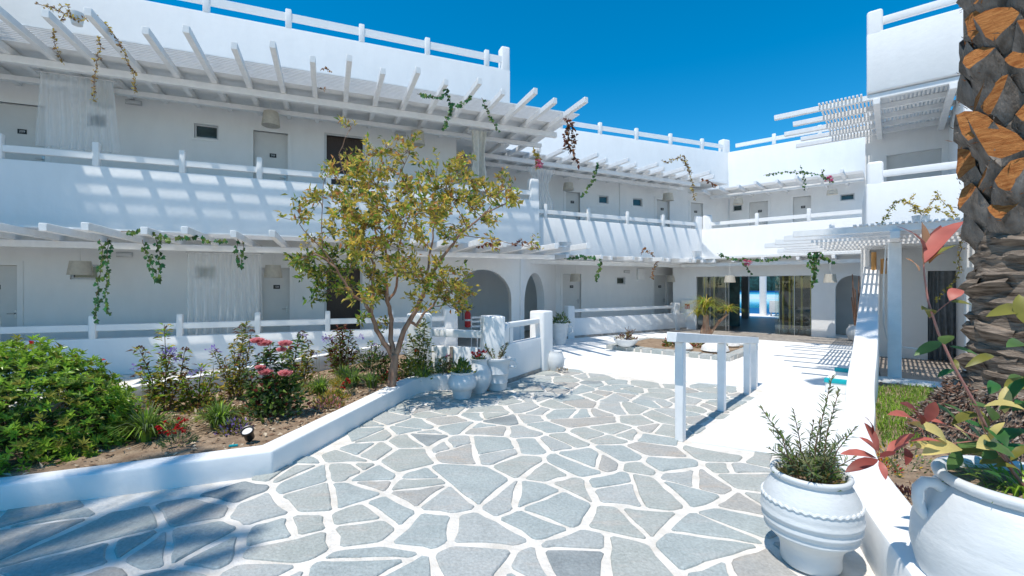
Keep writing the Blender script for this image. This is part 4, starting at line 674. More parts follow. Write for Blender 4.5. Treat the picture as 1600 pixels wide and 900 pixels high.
for s0, s1, dd, h, lb in ((.55, 1.05, -.42, .22, 'white step with turquoise edge, nearer one against the sloping wall'), (1.5, 1.95, -.36, .25, 'white step with turquoise edge, farther one against the sloping wall')):
    t = thing('step', S2.P((s0 + s1) / 2, dd / 2, 0), lb, 'step')
    put('block', MB().box(S2, s0, s1, dd, -.004, .021, h), FLOORW, t, bevel=.03)
    m = MB().box(S2, s0 - .012, s0 + .09, dd - .012, -.003, h - .05, h + .012); put('rubber_edge', m, TURQ, t, bevel=.01)
put('low_step', MB().box(S2, -.55, .1, -.34, -.004, .021, .075), FLOORW, None, bevel=.01, label='low white step at the foot of the sloping wall', category='step')

pw = thing('planter_wall', (-2, 3.85, 0), 'low white wall round the flower bed, bending round its corner', 'planter wall')
FRONT = [(-9, 1.13), (-3.63, 3.22), (-2.03, 3.85), (-1.73, 5.26), (-1.45, 6.62), (-1.38, 6.80), (-1.24, 6.93), (-1.0, 7.0), (-.3, 7.12)]
put('wall', strip(MB(), FRONT, .2, -.02, [.17, .185, .205, .215, .225, .226, .228, .23, .23]), WHITE, pw, bevel=.018)
put('planter_curb', strip(MB(), [(-5.6, 3.0), (-4.05, 6.1), (-3.31, 7.58), (-2.6, 9.0), (-2.2, 9.8)], .14, -.02, .42), WHITE, None, bevel=.015, label='thin straight white curb along the back of the flower bed', category='curb')
sheet('flower_bed_soil', [(-9, 1.3), (-3.7, 3.36), (-2.18, 3.97), (-1.88, 5.3), (-1.6, 6.7), (-1.3, 7.05), (-.4, 7.25), (-1.5, 7.7), (-2.3, 9.7), (-4.1, 6.15), (-5.6, 3.2), (-9, 1.6)], -.02, .16, SOIL, kind='structure')
gate = thing('entrance_wall', (-.3, 7.15, 0), 'stepped white wall with three square pillars and rails behind the three pots', 'wall')
for x, y, h, wd in ((-1.55, 7.6, 1.14, .40), (-.31, 7.2, 1.13, .35), (.56, 8.68, 1.13, .33)):
    F = Seg((x - .1, y - .1), (x + .4, y + .55)) if y > 8 else Seg((x, y), (x + .5, y + .12)); F.o = Vector((x, y, 0))
    put('pillar', MB().box(F, -wd / 2, wd / 2, -wd / 2, wd / 2, 0, h), WHITE, gate, bevel=.035, seg=3)
S = Seg((-1.4, 7.56), (-.46, 7.24)); put('wall', MB().box(S, 0, S.L, -.07, .07, 0, .62), WHITE, gate, bevel=.02); put('rail', MB().box(S, 0, S.L, -.05, .05, .77, .89), WHITE, gate, bevel=.012)
S = Seg((-.24, 7.34), (.50, 8.58)); put('wall', MB().box(S, 0, S.L, -.08, .08, 0, .64), WHITE, gate, bevel=.02); put('rail', MB().box(S, .3, S.L, -.05, .05, .90, .99), WHITE, gate, bevel=.012)
put('rail', strip(MB(), [XY(S.P(.02, .05, 0)), XY(S.P(.3, .05, 0))], .1, .66, [.74, .985]), WHITE, gate, bevel=.008, label='sloping end of the rail')
put('rail_post', MB().box(S, .32, .42, -.05, .05, .64, .90), WHITE, gate)
put('wall_foot', MB().box(S, -.1, S.L + .3, .08, .092, .0, .07), STRIP, gate)

hr = thing('handrail', (2.6, 5.9, 0), 'white wooden railing with one long beam on four posts across the paving', 'railing')
H = Seg((1.745, 4.71), (3.80, 7.12))
m = MB(); P_ = H.P; e0, e1 = -.24, H.L + .05; zt = lambda q: 1.118 - .100 * q
m.add([P_(q, d, zt(q) - h) for q in (e0, e1) for d in (-.05, .05) for h in (.10, 0)], [(0, 1, 3, 2), (4, 6, 7, 5), (0, 4, 5, 1), (2, 3, 7, 6), (1, 5, 7, 3), (0, 2, 6, 4)])
put('beam', m, WOOD, hr, bevel=.006, seg=1)
for q in (0, 1.44, 2.72, H.L - .02): put('post', MB().box(H, q - .043, q + .043, -.043, .043, .0, zt(q) - .102), WOOD, hr, bevel=.005, seg=1)

# round-cornered bed of stones in the middle of the white ground
BD = Seg((2.35, 11.4), (4.56, 9.47)); bd = thing('stone_edged_bed', BD.P(1.4, -1, 0), 'rectangular flower bed edged with grey stones on the white ground', 'flower bed')
def edge_bricks(a, b, d0, d1, vert=False):
    x = a
    while x < b - .06:
        L = min(rnd(.16, .3), b - x)
        bx = (x + .012, x + L - .012)
        m = MB().box(BD, bx[0], bx[1], d0 + rnd(0, .012), d1 - rnd(0, .012), .021, .13 + rnd(-.01, .008)) if not vert else MB().box(BD, d0 + rnd(0, .012), d1 - rnd(0, .012), -bx[1], -bx[0], .021, .13 + rnd(-.01, .008))
        put('edging_stone', m, STONE[random.choice((0, 1, 2, 2, 3))], bd, bevel=.01, seg=1); x += L
edge_bricks(0, BD.L, -.24, 0); edge_bricks(.0, BD.L, -2.35, -2.11); edge_bricks(.25, 2.1, 0, .24, True); edge_bricks(.25, 2.1, BD.L - .24, BD.L, True)
put('joint_bed', MB().box(BD, .01, BD.L - .01, -2.34, -.01, .021, .10), GROUT, bd)
put('soil', MB().box(BD, .24, BD.L - .24, -2.11, -.24, .10, .125), SOIL, bd)

# ------------------------------------------------------------------ lamps and curtains
GA = 'pendant lamps under the pergolas'
lamp(A, -1.14, .75, 5.03, 5.32, .18, 5.55, 'cream hanging lamp above the upper floor door beside the glazed door', GA); lamp(A, 1.98, .75, 4.98, 5.31, .18, 5.55, 'cream hanging lamp right of the upper glazed door, above the tree', GA)
lamp(A, -4.32, .75, 1.81, 2.07, .19, 2.66, 'cream hanging lamp in front of the small ground floor window on the left', GA); lamp(A, -1.10, .75, 1.78, 2.05, .18, 2.66, 'cream hanging lamp before the ground floor door left of the tree', GA)
lamp(A, -4.0, .75, 5.05, 5.32, .18, 5.55, 'cream hanging lamp seen through the upper sheer curtain', GA)
lamp(B, 7.83, .6, 1.75, 2.02, .19, 2.66, 'cream hanging lamp before the left ground floor door of the middle wing', GA); lamp(B, 12.02, .6, 1.75, 2.0, .22, 2.66, 'cream hanging lamp left of the fire cabinet under the lower pergola', GA)
lamp(B, 7.56, .6, 4.86, 5.1, .19, 5.4, 'cream hanging lamp on the upper gallery of the middle wing beside the curtain', GA); lamp(B, 11.8, .6, 4.8, 5.07, .21, 5.4, 'cream hanging lamp in the middle of the upper gallery of the middle wing', GA)
lamp(CC, -4.56, -1.5, 4.74, 4.95, .18, 5.2, 'cream hanging lamp beside the window at the corner of the upper galleries', GA); lamp(CC, -1.6, -1.5, 4.73, 4.9, .17, 5.2, 'cream hanging lamp by the last upper window next to the tower', GA)
lamp(CC, -4.13, 1.35, 1.72, 1.95, .18, 2.4, 'white hanging lamp in front of the left glass panel of the entrance', GA); lamp(CC, -1.41, 1.35, 1.70, 1.95, .17, 2.4, 'white hanging lamp in front of the arch right of the entrance', GA)
curtain(A, -4.62, -3.62, 1.36, 4.02, 5.30, SHEER, 'sheer white curtain blowing on the upper gallery at the left', folds=9, flare=.14)
curtain(A, -2.50, -1.28, 1.22, .5, 2.24, SHEER, 'sheer white curtain hanging on the ground floor gallery before the small window', folds=10, flare=.04)
curtain(A, 3.12, 3.54, 1.36, 3.76, 5.30, LINEN, 'cream curtain gathered at the right end of the upper left gallery', folds=5, thin=.25)
curtain(BB, 6.5, 7.4, -.1, 3.8, 5.2, SHEER, 'sheer white curtain pulled aside at the left end of the middle upper gallery', folds=6, thin=.45)

# fire extinguisher and chair inside the left arch
p = Vector((-1.17, 12.0, 0)); t = thing('fire_extinguisher', (-1.17, 12.0, .5), 'red fire extinguisher hanging inside the left arch', 'extinguisher')
put('cylinder', MB().lathe([(.02, .50), (.075, .52), (.08, .56), (.08, .86), (.06, .92), (.025, .95)], p, 18), REDX, t, smooth=True)
put('valve', MB().lathe([(.022, .95), (.022, 1.0), (.03, 1.0), (.03, 1.02)], p, 10), BLACK, t, smooth=True)
put('lever', MB().tube([p + Vector((0, 0, 1.02)), p + Vector((.1, -.03, 1.05))], .012), BLACK, t); put('hose', MB().tube([p + Vector((-.02, 0, 1.0)), p + Vector((-.13, -.02, .96)), p + Vector((-.12, -.03, .7))], .014), BLACK, t)
put('label', MB().lathe([(.0815, .68), (.0815, .73)], p, 18), POTW, t); put('wall_hook', MB().tube([p + Vector((0, .09, .95)), p + Vector((0, 2.2, .95))], .02), METAL, t)
F = Seg((-1.0, 11.2), (-.45, 11.45)); t = thing('chair', F.P(.2, 0, .012), 'white metal chair standing inside the left arch', 'chair')
for a in (0, .42):
    put('leg', MB().tube([F.P(a, .0, .012), F.P(a, .0, .82)], .014), POTW, t); put('leg', MB().tube([F.P(a, .42, .012), F.P(a, .42, .45)], .014), POTW, t)
put('seat', MB().box(F, -.02, .44, -.02, .44, .44, .465), POTW, t, bevel=.008)
for z in (.58, .70, .80): put('back_slat', MB().box(F, 0, .42, -.008, .008, z, z + .045), POTW, t)
# reeds and pot by the far arch
def reeds(c, n, h, label):
    t = thing('potted_canes', c, label, 'potted canes'); c = Vector(c)
    put('pot', MB().lathe([(.12, 0), (.19, .06), (.25, .2), (.24, .33), (.18, .42), (.19, .45), (.16, .45), (.14, .40)], c, 24), POTW, t, smooth=True)
    for i in range(n):
        a = rnd(0, 6.28); r = rnd(.02, .1)
        put('cane', MB().tube([c + Vector((r * math.cos(a), r * math.sin(a), .38)), c + Vector((r * 1.5 * math.cos(a) + rnd(-.06, .06) - .03, r * 1.5 * math.sin(a), h * rnd(.62, 1)))], .018, .013, 6), REED, t, smooth=True)
reeds((9.86, 13.0, .03), 9, 1.95, 'tall brown canes in a white pot before the right arch')

# ------------------------------------------------------------------ pots
def pot_body(c, prof, n=36): return MB().lathe(prof, c, n)
def foliage_clump(c, r, h, n, L, W, zmin=.0, up=.5):
    mb = MB(); k = []
    for _ in range(n):
        d = rdir(-.1); q = Vector(c) + Vector((d.x * r * rnd(.3, 1), d.y * r * rnd(.3, 1), zmin + abs(d.z) * h * rnd(.3, 1)))
        mb.leaf(q, (d + Vector((0, 0, up))), rdir(), L * rnd(.6, 1.2), W * rnd(.7, 1.2), random.randrange(4))
    return mb
def pot(name, c, prof, label, plant=None, handles=(), band=None, cat='plant pot'):
    c = Vector(c); t = thing(name, c, label, cat)
    b = put('pot_body', pot_body(c, prof), POTW, t, smooth=True, angle=60)
    top = max(z for r, z in prof); rt = max(r for r, z in prof if z > top - .08)
    put('soil', MB().lathe([(.01, top - .05), (rt * .82, top - .045), (rt * .82, top - .05)], c, 20), SOIL, t)
    for h in handles: put('handle', MB().tube([c + Vector(p) for p in h[0]], h[1], h[1] * .9, 10), POTW, t, smooth=True)
    if band:
        r, z, a, nw = band; put('wavy_band', MB().tube([c + Vector((r * math.cos(6.2832 * i / 180), r * math.sin(6.2832 * i / 180), z + a * math.sin(6.2832 * nw * i / 180))) for i in range(181)], .009, n=6, cap=False), POTW, t, smooth=True)
    return t
# front right pot with three ridges
P2 = (1.72, 2.62, .012)
prof = [(.145, 0), (.152, .015), (.150, .06), (.158, .11), (.185, .145), (.215, .175), (.232, .188), (.236, .198), (.230, .208), (.238, .228), (.247, .238), (.249, .248), (.242, .258), (.246, .278), (.254, .288), (.255, .298), (.248, .308), (.250, .325), (.249, .345), (.243, .375), (.230, .41), (.210, .45), (.190, .478), (.188, .487), (.198, .496), (.205, .510), (.201, .523), (.188, .526), (.176, .515), (.17, .47)]
t = pot('plant_pot', P2, prof, 'white clay pot with ridges holding a narrow leaved shrub, beside the right wall', band=(.244, .372, .005, 40))
# shrub in it: upright stems with whorls of narrow leaves
mb = MB(); ms = MB(); random.seed(21)
STM = [(-.30, -.02, .40), (-.20, .05, .24), (-.14, -.1, .22), (-.06, .06, .36), (.0, -.06, .26), (.07, .02, .30), (.13, -.05, .50), (.17, .06, .56), (.2, -.08, .30), (.1, .12, .28), (-.1, .12, .2), (.24, .04, .22), (-.24, -.08, .18), (.03, -.14, .2), (.16, -.14, .16)] + [(rnd(-.22, .22), rnd(-.18, .18), rnd(.06, .16)) for _ in range(16)]
for dx, dy, h in STM:
    b = Vector(P2) + Vector((dx * .35, dy * .5, .48)); e = Vector(P2) + Vector((dx, dy, .50 + h)); mid_ = (b + e) / 2 + Vector((-dx * .12, 0, .02))
    pts = [b, (b + mid_) / 2 + Vector((0, 0, .01)), mid_, (mid_ + e) / 2, e]; ms.tube(pts, .004, .002, 5)
    L = (e - b).length; ax = (e - b).normalized()
    for i in range(int(L / .0085)):
        a = i * .0085 / L
        if a < .12: continue
        q = b.lerp(mid_, a * 2) if a < .5 else mid_.lerp(e, a * 2 - 1); d = rdir(); d = (d - ax * d.dot(ax)).normalized() * (.9 if a < .9 else .4) + ax * .75
        mb.leaf(q, d, ax, rnd(.04, .072) * (1 if a < .85 else .6), rnd(.008, .013), random.choice((0, 0, 0, 1, 1, 2, 2)) if a < .85 else 2, .1)
for _ in range(700):
    d = rdir(.0); q = Vector(P2) + Vector((d.x * .17 * rnd(.2, 1.1), d.y * .17 * rnd(.2, 1.1), .485 + d.z * .12 * rnd(.2, 1))); mb.leaf(q, d + Vector((0, 0, .4)), rdir(), rnd(.025, .05), rnd(.006, .012), random.choice((0, 1, 1, 2, 3)), .1)
put('stems', ms, TWIG, t); put('foliage', mb, [L_BLUE, L_GREEN, L_SILVER, L_DRY], t, kind='stuff')

# big jar at the right edge
P1 = (2.245, 1.98, -.13); random.seed(4)
prof = [(.18, .12), (.28, .22), (.365, .40), (.39, .52), (.384, .62), (.381, .626), (.381, .632), (.352, .72), (.315, .79), (.290, .822), (.277, .83), (.289, .836), (.306, .85), (.310, .868), (.302, .882), (.28, .886), (.262, .872), (.255, .80)]
ho = Vector((-.95, .31, 0)); hl = [ho * r + Vector((0, 0, z)) for r, z in ((.28, .80), (.325, .83), (.362, .83), (.386, .80), (.388, .75), (.378, .70), (.35, .665))]
t = pot('large_jar', P1, prof, 'large white clay jar cut by the right edge, red leaved shrub growing from it', handles=((hl, .026),))
mb = MB()
for _ in range(150):
    a = rnd(0, 6.28); r = rnd(0, .2); d = Vector((math.cos(a), math.sin(a), 0)); mb.blade(Vector(P1) + d * r + Vector((0, 0, .80)), d, rnd(.08, .2), rnd(.008, .016), rnd(.5, 1.1), random.choice((0, 0, 1)))
put('strap_leaves', mb, [L_BRIGHT, L_GREEN], t, smooth=True, kind='stuff')
ph = thing('potted_shrub', (2.14, 1.97, .7), 'shrub with large red, yellow and green leaves growing out of the large right jar', 'shrub')
for i, (pts, r0, r1) in enumerate(PHOTINIA_STEMS): put('stem', MB().tube(pts, r0 * .62, r1 * .65, 8), REDSTEM, ph, smooth=True)
EXTRA = []
for _ in range(20):
    b = Vector((rnd(1.98, 2.32), rnd(1.9, 2.15), rnd(.80, 1.12))); d = rdir(-.2); EXTRA.append((b, b + Vector((d.x, d.y * .5, d.z * .7)).normalized() * rnd(.10, .16), rnd(.34, .46), random.choice(('green', 'dgreen', 'olive', 'green', 'pale'))))
for b, e, wd, c in list(PHOTINIA_LEAVES) + EXTRA:
    b, e = Vector(b), Vector(e); L = (e - b).length; up = Vector((rnd(-.5, .5), rnd(-.9, -.1), 1)).normalized(); mb = MB(); mb.bigleaf(b, e, L * wd * .92, rnd(.0, .2), 0, up); put('leaf', mb, PH[c], ph, smooth=True, angle=180)

# the three pots by the flower bed
random.seed(31)
t = pot('plant_pot', (-.71, 6.46, .012), [(.115, 0), (.125, .02), (.14, .11), (.155, .13), (.19, .15), (.205, .20), (.195, .27), (.16, .33), (.145, .345), (.16, .36), (.165, .375), (.14, .375), (.135, .34)], 'squat white pot with a leafy green plant, nearest of three by the flower bed')
put('foliage', foliage_clump((-.71, 6.46, .37), .16, .2, 240, .06, .03), [L_GREEN, L_DARK, L_OLIVE, L_GREEN], t, kind='stuff')
t = pot('plant_pot', (-.49, 6.80, .012), [(.10, 0), (.11, .02), (.15, .10), (.185, .2), (.18, .28), (.15, .36), (.12, .42), (.115, .47), (.135, .49), (.14, .505), (.11, .505), (.10, .46)], 'white jar with bright red flowers between two other white pots')
mb = foliage_clump((-.49, 6.8, .50), .10, .07, 60, .05, .025); put('foliage', mb, [L_GREEN, L_DARK, L_OLIVE, L_GREEN], t, kind='stuff')
def blossoms(c, r, h, n, size, ms, per=9):
    mb = MB()
    for _ in range(n):
        a = rnd(0, 6.28); q = Vector(c) + Vector((r * math.sqrt(rnd(0, 1)) * math.cos(a), r * math.sqrt(rnd(0, 1)) * math.sin(a), rnd(0, h)))
        for i in range(per): d = rdir(-.2); mb.leaf(q, d, Vector((0, 0, 1)), size * rnd(.6, 1), size * rnd(.5, .8), random.randrange(len(ms)))
    return mb
put('flowers', blossoms((-.49, 6.8, .55), .12, .08, 26, .035, [P_RED]), [P_RED], t, kind='stuff')
t = pot('plant_pot', (-.24, 7.02, .012), [(.15, 0), (.16, .02), (.165, .10), (.178, .115), (.172, .13), (.185, .24), (.198, .255), (.192, .27), (.20, .40), (.215, .44), (.228, .455), (.225, .485), (.19, .49), (.18, .45)], 'tall white ridged pot with small bush, rightmost of three by the pillar', handles=(([(.20, -.05, .47), (.28, -.06, .46), (.32, -.06, .40), (.30, -.06, .34), (.2, -.05, .36)], .025),))
mb = MB(); ms = MB()
for _ in range(16):
    a = rnd(0, 6.28); d = Vector((math.cos(a) * .14, math.sin(a) * .14, 0)); b = Vector((-.24, 7.02, .46)) + d * .3; e = b + d + Vector((0, 0, rnd(.12, .32))); ms.tube([b, (b + e) / 2, e], .004, .002, 5)
    for i in range(26): u = rnd(.2, 1); mb.leaf(b.lerp(e, u), rdir(.0) + Vector((0, 0, .5)), rdir(), rnd(.03, .05), rnd(.012, .02), random.randrange(4))
put('stems', ms, TWIG, t); put('foliage', mb, [L_BLUE, L_GREEN, L_BROWN, L_SILVER], t, kind='stuff')
pot('jar', (.83, 8.62, .012), [(.12, 0), (.13, .02), (.16, .12), (.165, .2), (.14, .3), (.115, .34), (.12, .36), (.10, .36), (.09, .33)], 'small plain white jar standing behind the last square pillar', cat='jar')
t = thing('white_flowers', (.94, 8.4, .0), 'little heap of white petals on the ground beside the pillar', 'flowers'); put('petals', blossoms((.96, 8.42, .02), .12, .05, 14, .04, [PEB, L_DRY]), [PEB, L_DRY], t, kind='stuff')
t = pot('plant_pot', (1.30, 12.25, .02), [(.15, 0), (.16, .02), (.17, .2), (.20, .40), (.215, .55), (.23, .57), (.235, .60), (.20, .60), (.19, .56)], 'tall tapered white pot with a dark green plant beside the low wall', handles=(([(.22, 0, .5), (.32, 0, .48), (.34, 0, .36), (.24, 0, .3)], .03),))
put('foliage', foliage_clump((1.30, 12.25, .58), .26, .3, 260, .09, .035), [L_BLUE, L_GREEN, L_DARK, L_SILVER], t, kind='stuff')
t = pot('bowl_planter', (2.80, 11.15, .13), [(.16, 0), (.2, .02), (.28, .12), (.30, .16), (.31, .17), (.27, .175), (.25, .14)], 'shallow white bowl with a dry brown plant on the stone edged bed', cat='bowl')
put('foliage', foliage_clump((2.80, 11.15, .29), .27, .16, 170, .06, .025), [L_BROWN, L_RED, L_BROWN, L_OLIVE], t, kind='stuff'); ms = MB()
for _ in range(12): ms.tube([(2.8, 11.15, .27), (2.8 + rnd(-.05, .2), 11.15 + rnd(-.1, .1), .45), (2.85 + rnd(-.1, .22), 11.15 + rnd(-.1, .1), rnd(.5, .62))], .008, .004, 5)
put('stems', ms, TWIG, t)
# plants in the stone edged bed
random.seed(8)
for s, d, r, h, m_, lb in ((1.35, -.8, .22, .22, [L_GREEN, L_OLIVE, P_RED, L_DARK], 'low green plant with red flowers, left one in the stone edged bed'), (1.9, -1.1, .26, .26, [L_GREEN, L_RED, P_RED, L_OLIVE], 'low green plant with many red flowers in the middle of the stone edged bed'), (2.3, -1.6, .2, .2, [L_GREEN, L_OLIVE, L_DRY, L_DARK], 'low green plant near the far end of the stone edged bed')):
    c = BD.P(s, d, .12); t = thing('bedding_plant', c, lb, 'plant'); put('foliage', foliage_clump(c, r, h, 200, .07, .035), m_, t, kind='stuff')
for s, d, sx, lb in ((2.45, -.55, .30, 'white boulder at the near right corner of the stone edged bed'), (2.45, -1.7, .22, 'smaller white boulder farther back in the stone edged bed'), (1.85, -.42, .16, 'small white stone at the front of the stone edged bed')):
    mb = MB().lathe([(sx * .5, .0), (sx, .06), (sx * .9, .06 + sx * .35), (sx * .4, .1 + sx * .55), (.02, .1 + sx * .58)], BD.P(s, d, .1), 11); put('white_stone', mb, PEB, None, smooth=True, label=lb, category='stone')
# ponytail palm beside the entrance
c = Vector((5.80, 13.6, .02)); t = thing('ponytail_palm', c, 'small palm with drooping yellow green leaves beside the glass entrance', 'palm')
put('trunk', MB().lathe([(.15, 0), (.18, .08), (.15, .24), (.09, .42), (.075, .72)], c, 16), BARK, t, smooth=True); mb = MB()
put('side_trunk', MB().tube([c + Vector((.1, 0, .1)), c + Vector((.35, -.05, .5)), c + Vector((.62, -.05, .74))], .05, .035, 8), BARK, t, smooth=True)
for hc, n, L in (((0, 0, .78), 260, .95), ((.64, -.05, .74), 110, .6), ((-.2, .1, .6), 90, .7)):
    for _ in range(n):
        a = rnd(0, 6.28); mb.blade(c + Vector(hc), Vector((math.cos(a), math.sin(a), 0)), L * rnd(.5, 1), .022, rnd(.55, 1.35), random.choice((0, 0, 1, 2)), 6)
put('leaves', mb, [L_OLIVE, L_YELLOW, L_BRIGHT], t, smooth=True, kind='stuff')

# ------------------------------------------------------------------ climbing and hanging vines
PAL = {'dry': [L_DRY, L_YELLOW, L_DRY, L_BROWN], 'ivy': [L_IVY, L_IVY, L_DARK, L_GREEN], 'brown': [L_BROWN, L_RED, L_BROWN, L_ORANGE], 'orange': [L_ORANGE, L_DRY, L_ORANGE, L_BROWN], 'yellowgreen': [L_YELLOW, L_OLIVE, L_YELLOW, L_DRY]}
FL = {'pink': [P_MAG, P_PINK]}
random.seed(12)
for name, label, cat, strands, size, pal, step, fl in VINES:
    t = thing(name, strands[0][0], label, cat); mb = MB(); ms = MB()
    for st in strands:
        pts = [Vector(p) for p in st]; fine = []
        for a, b in zip(pts, pts[1:]):
            n = max(2, int((b - a).length / .05)); fine += [a.lerp(b, i / n) + Vector((rnd(-.008, .008), rnd(-.02, .02), rnd(-.008, .008))) for i in range(n)]
        fine.append(pts[-1]); ms.tube(fine, .005, .003, 5)
        acc = 0
        for a, b in zip(fine, fine[1:]):
            acc += (b - a).length
            while acc > step * .62:
                acc -= step * .62; d = rdir(); d = Vector((d.x, d.y * .8 - .15, d.z * .8 - (.35 if pal in ('ivy', 'brown') else 0))); S_ = size * rnd(.8, 1.4)
                if pal == 'ivy':                                   # three lobed leaf
                    nr = Vector((rnd(-.4, .4), -1, rnd(-.1, .6))).normalized(); q = b + rdir() * .03; mi = random.randrange(4)
                    for ang in (-.9, 0, .9):
                        d0 = Vector((d.x, 0, d.z - .2)).normalized(); d1 = Matrix.Rotation(ang, 3, nr) @ d0; mb.leaf(q, d1, nr, S_ * (.75 if ang == 0 else .55), S_ * .5, mi, .05, .1)
                else:
                    for _ in range(2): mb.leaf(b + rdir() * .02, d + rdir() * .5, rdir(), S_ * rnd(.7, 1), S_ * .5, random.randrange(4))
    put('stem', ms, TWIG, t); put('leaves', mb, PAL[pal], t, kind='stuff')
    if fl: put('flowers', blossoms(fl[1], .10, .16, 14, .07, FL[fl[0]]), FL[fl[0]], t, kind='stuff')
SP_ = [(.085, 0), (.09, .01), (.115, .2), (.12, .24), (.1, .24), (.095, .2)]
def smallpot(c, k, label): put('flower_pot', MB().lathe([(r * k, z * k) for r, z in SP_], c, 20), POTW, None, smooth=True, angle=50, label=label, category='flower pot')
smallpot((-6.68, 6.98, 5.61), .75, 'white flower pot on the slats above the upper sheer curtain'); smallpot((6.82, 7.58, 2.535), 1.0, 'white flower pot on the slats of the right pergola')
smallpot(BB.P(7.3, .7, 2.53), 1.5, 'white flower pot on the lower pergola where the left and middle wings meet'); smallpot(CC.P(-5.2, 1.3, 2.49), 1.3, 'white flower pot on the flat pergola near the corner of the end wing')

# ------------------------------------------------------------------ tree in the flower bed
random.seed(77)
tr = thing('crape_myrtle_tree', (-1.66, 6.25, .16), 'small tree with smooth pinkish trunk and sparse yellow green leaves in the flower bed', 'tree')
ends = []
for i, (pts, r0, r1) in enumerate(TREE_LIMBS):
    pts = [Vector(p) for p in pts]; fine = []
    for a, b in zip(pts, pts[1:]): fine += [a.lerp(b, k / 3) + Vector((rnd(-.008, .008), rnd(-.02, .02), rnd(-.006, .006))) * (0 if i == 0 else 1) for k in range(3)]
    fine.append(pts[-1]); put('trunk' if i == 0 else 'limb', MB().tube(fine, r0, r1, 10), BARK, tr, smooth=True, angle=180); ends += [(p, i) for p in fine if i > 0]
T_OLIVE = leafmat("tree_leaf_olive", (0.33, 0.31, 0.06)); T_GOLD = leafmat("tree_leaf_gold", (0.62, 0.47, 0.09)); T_ORANGE = leafmat("tree_leaf_orange", (0.50, 0.24, 0.08))
TP = [T_OLIVE, T_GOLD, L_GREEN, T_OLIVE, T_ORANGE, L_DARK, L_BRIGHT]
mb = MB(); ms = MB()
for c, r, n in TREE_CLUMPS:
    c = Vector(c); near = min(ends, key=lambda e: (e[0] - c).length + (0 if e[0].z < c.z + .1 else .3))[0]
    md = near.lerp(c, .5) + Vector((rnd(-.05, .05), rnd(-.05, .05), .06)); ms.tube([near, near.lerp(md, .5) + rdir() * .02, md, md.lerp(c, .5) + rdir() * .02, c], .007, .003, 5)
    low_ = c.z < 2.1 and c.x < -1.9
    for k in range(3 + n):
        e = c + rdir(-.6) * r * rnd(.5, 1.45); b = md.lerp(c, rnd(.2, 1)); e += Vector((0, 0, .03)); ms.tube([b, b.lerp(e, .5) + rdir() * .03, e], .003, .0015, 4, cap=False)
        for _ in range(int(n * 2.2 + 4)):
            u = rnd(.25, 1.03) ** .8; q = b.lerp(e, u) + rdir() * .045; d = (e - b).normalized() * .6 + rdir() * .8 + Vector((0, 0, .15))
            mi = random.choices(range(7), (4, 8, 2, 3, 2.2, .5, 1.6) if not low_ else (2, 1, 5, 3, .3, 3, 4))[0]
            mb.leaf(q, d, rdir(.0), rnd(.05, .10), rnd(.024, .044), mi, .2, rnd(0, .3))
put('twigs', ms, TWIG, tr, kind='stuff'); put('crown', mb, TP, tr, kind='stuff')

# ------------------------------------------------------------------ flower bed plants
random.seed(101)
hb = thing('hedge_bush', (-4.45, 4.05, .16), 'dense rounded bright green bush at the left end of the flower bed', 'bush'); mb = MB(); ms = MB()
HC, HR = Vector((-4.62, 4.12, .22)), Vector((1.12, .88, .86))
for _ in range(3200):
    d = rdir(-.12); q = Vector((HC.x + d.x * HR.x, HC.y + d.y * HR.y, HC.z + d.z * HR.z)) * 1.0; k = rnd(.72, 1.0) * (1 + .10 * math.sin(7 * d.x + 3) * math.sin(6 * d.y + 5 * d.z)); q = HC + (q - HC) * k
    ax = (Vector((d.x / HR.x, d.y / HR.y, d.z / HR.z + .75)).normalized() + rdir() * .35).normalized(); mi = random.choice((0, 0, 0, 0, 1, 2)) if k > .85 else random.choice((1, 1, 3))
    s1 = ax.cross(Vector((.3, .8, .1))).normalized(); s2 = ax.cross(s1); nl = random.choice((6, 7, 8)); a0 = rnd(0, 6.28)
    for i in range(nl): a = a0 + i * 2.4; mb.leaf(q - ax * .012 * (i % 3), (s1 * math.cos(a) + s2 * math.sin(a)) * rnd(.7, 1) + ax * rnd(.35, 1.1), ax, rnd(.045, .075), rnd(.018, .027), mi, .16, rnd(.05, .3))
for _ in range(90): d = rdir(.1); ms.tube([HC + Vector((d.x * .2, d.y * .2, 0)), HC + Vector((d.x * HR.x, d.y * HR.y, d.z * HR.z)) * .9], .008, .004, 4, cap=False)
for _ in range(7):
    d = rdir(.2); q = HC + Vector((d.x * HR.x, d.y * HR.y, d.z * HR.z)); mb.leaf(q, rdir(), rdir(), .05, .04, 4)
put('branches', ms, TWIG, hb, kind='stuff'); put('foliage', mb, [L_BRIGHT, L_GREEN, L_OLIVE, L_DARK, P_RED], hb, kind='stuff')

